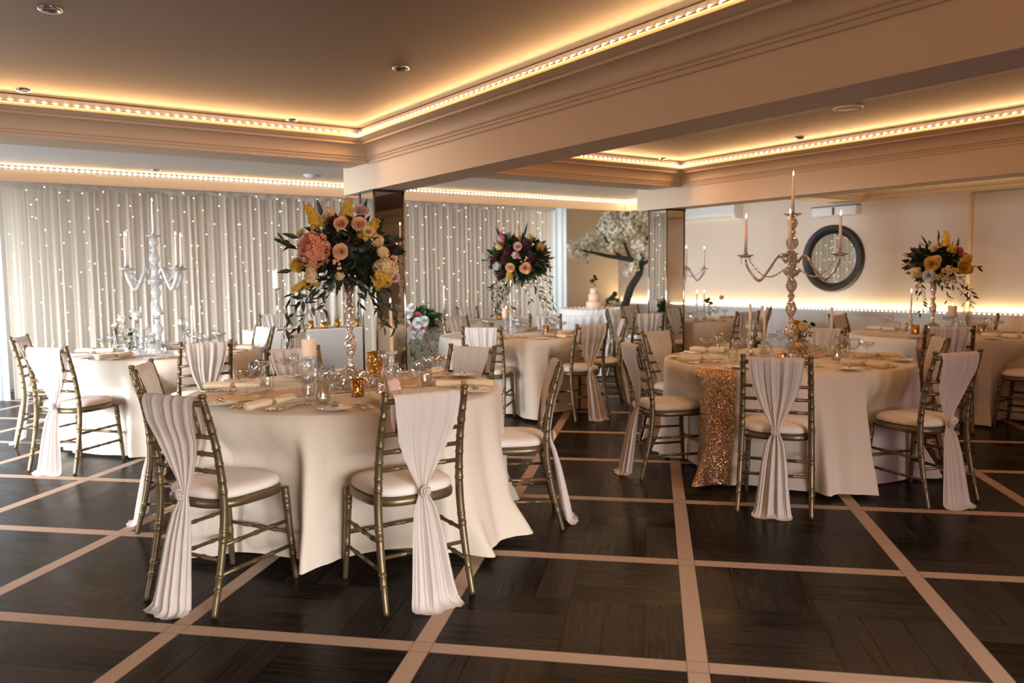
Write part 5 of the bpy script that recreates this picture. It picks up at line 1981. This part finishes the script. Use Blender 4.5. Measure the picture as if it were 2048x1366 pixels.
# rose garland on the head table
def fh(px, py, dy=-.1):
    k_ = .00655
    return ((px - 846) * k_, dy, 1.372 + (551.5 - py) * k_)
FLH = []
rh = random.Random(12)
for px, py, mt, s_ in ((818, 635, 'whitepetal', .075), (838, 622, 'whitepetal', .07), (858, 640, 'whitepetal', .07), (836, 645, 'blush', .075), (855, 628, 'pink', .06), (866, 650, 'blush', .06), (830, 662, 'whitepetal', .06), (848, 662, 'whitepetal', .05), (870, 636, 'whitepetal', .06), (822, 652, 'blush', .06), (846, 612, 'whitepetal', .055), (862, 664, 'whitepetal', .05), (815, 646, 'whitepetal', .06)):
    FLH.append(('rose', mt, 'rose', fh(px, py, -.26 - rh.uniform(0, .06)), s_))
SPH = [[fh(826, 660, -.26), fh(818, 680, -.33), fh(816, 700, -.34)], [fh(836, 664, -.28), fh(834, 690, -.34), fh(838, 712, -.34)], [fh(852, 664, -.28), fh(853, 690, -.34), fh(850, 708, -.34)], [fh(868, 660, -.26), fh(870, 684, -.34), fh(866, 704, -.34)], [fh(876, 655, -.22), fh(890, 672, -.30), fh(892, 690, -.31)],
       [fh(835, 660, -.25), fh(828, 675, -.30), fh(826, 690, -.31), fh(830, 702, -.31)], [fh(862, 660, -.25), fh(876, 672, -.30), fh(880, 690, -.31), fh(884, 700, -.31)], [fh(870, 650, -.2), fh(885, 655, -.26), fh(895, 660, -.26)], [fh(842, 668, -.26), fh(845, 685, -.31), fh(842, 698, -.31)],
       [fh(860, 625, -.1), fh(868, 612, -.12), fh(873, 603, -.12)], [fh(855, 665, -.26), fh(862, 682, -.31), fh(865, 694, -.31)]]
bouquet('rose_garland', (4.78, 9.02, 0), 'low arrangement of white and pink roses spilling over the head table front', (.02, -.10, .83), (.34, .20, .15), FLH, SPH, (), 560, (.09, .035), 51, 'leaf_green')

# cake flowers
posy('cake_flowers', (8.66, 10.04, .768 + .366), 'little spray of leaves and blooms on top of the wedding cake', [(0, 0, .08, 'cream', .035, 'rose'), (.03, 0, .14, 'leaf', .03, 'rose'), (-.03, 0, .12, 'leaf', .03, 'ball'), (0.01, 0, .19, 'leaf', .025, 'ball')], 14, 'leaf')
posy('cake_greenery', (8.80, 9.92, .775), 'dark leafy spray leaning beside the wedding cake tiers', [(.06, 0, .15, 'leaf', .05, 'ball'), (.12, 0, .20, 'leaf', .05, 'ball'), (.16, 0, .26, 'leaf', .04, 'ball'), (.08, -.04, .12, 'cream', .035, 'rose'), (.2, 0, .16, 'leaf', .03, 'ball')], 15, 'leaf')

# blossom tree
tr = empty('blossom_tree', (9.95, 10.75, 0))
tag(tr, 'artificial white blossom tree with a leaning dark trunk in the corner', 'tree')
def tube_path(pts, rad, name, parent, seg=10):
    P = [Vector(p) for p in pts]
    out, rr = [], []
    n = 6
    for i in range(len(P) - 1):
        a, b, c, d = P[max(i - 1, 0)], P[i], P[i + 1], P[min(i + 2, len(P) - 1)]
        for q in range(n):
            t = q / n
            out.append(0.5 * ((2 * b) + (c - a) * t + (2 * a - 5 * b + 4 * c - d) * t * t + (3 * b - a - 3 * c + d) * t ** 3))
            rr.append(rad[i] + (rad[i + 1] - rad[i]) * t)
    out.append(P[-1])
    rr.append(rad[-1])
    return MB().tube(out, rr, seg).build(name, 'bark', parent)


k_ = .00883     # metres per pixel at the tree; local x along picture-right
def ft(px, py, dy=0.0):
    x = (px - 1262) * k_
    return (x * .82 + .57 * dy, x * -.57 + .82 * dy, 1.372 + (546.5 - py) * k_)
tube_path([(-.18, .10, 0), (-.10, .06, .35), ft(1268, 610), ft(1280, 575), ft(1298, 545), ft(1301, 520)], [.10, .085, .075, .07, .06, .045], 'trunk', tr)
tube_path([ft(1296, 546), ft(1284, 522), ft(1262, 515), ft(1235, 511), ft(1200, 503), ft(1165, 495)], [.055, .05, .045, .035, .022, .010], 'branch', tr)
tube_path([ft(1280, 519), ft(1268, 490), ft(1262, 455)], [.035, .025, .012], 'branch', tr)
tube_path([ft(1262, 515), ft(1240, 495), ft(1225, 470), ft(1222, 445)], [.03, .025, .018, .010], 'branch', tr)
tube_path([ft(1301, 522), ft(1306, 495), ft(1320, 465), ft(1345, 450)], [.045, .035, .025, .012], 'branch', tr)
tube_path([ft(1300, 530), ft(1330, 515), ft(1375, 505)], [.04, .03, .012], 'branch', tr)
rb = random.Random(8)
for (px, py, rr_, n) in ((1142, 507, .15, 60), (1160, 497, .17, 80), (1182, 488, .18, 90), (1205, 476, .20, 110), (1172, 510, .12, 50), (1196, 508, .12, 50), (1218, 492, .14, 70), (1232, 440, .20, 110), (1252, 428, .20, 110), (1275, 425, .20, 110),
                       (1300, 432, .20, 110), (1225, 455, .18, 90), (1246, 462, .20, 110), (1270, 458, .22, 120), (1296, 465, .22, 120), (1240, 488, .16, 80), (1262, 484, .16, 80), (1295, 492, .18, 90), (1302, 515, .13, 60), (1280, 535, .12, 50), (1272, 545, .09, 30), (1330, 450, .22, 110), (1350, 470, .2, 100), (1378, 490, .16, 80), (1385, 512, .13, 60), (1372, 540, .1, 30), (1320, 490, .2, 90)):
    mb, gl = MB(), MB()
    c = Vector(ft(px, py, rb.uniform(-.25, .2)))
    for i in range(int(n * 1.35)):
        d = rnd_dir(rb)
        p = c + d * rr_ * rb.uniform(.3, 1.0)
        p.x = min(p.x, 10.70 - 9.95)
        p.y = min(p.y, 11.7 - 10.75)
        floret_into(mb, p, d + rnd_dir(rb) * .6, .030 * rb.uniform(.8, 1.3), rb, 5)
        if i % 11 == 0:
            leaf_quad(gl, p, rnd_dir(rb), rnd_dir(rb), .06, .025)
    o = mb.build('blossom_cluster', 'blossom', tr)
    gl.build('leaves', 'leaf_green', o)
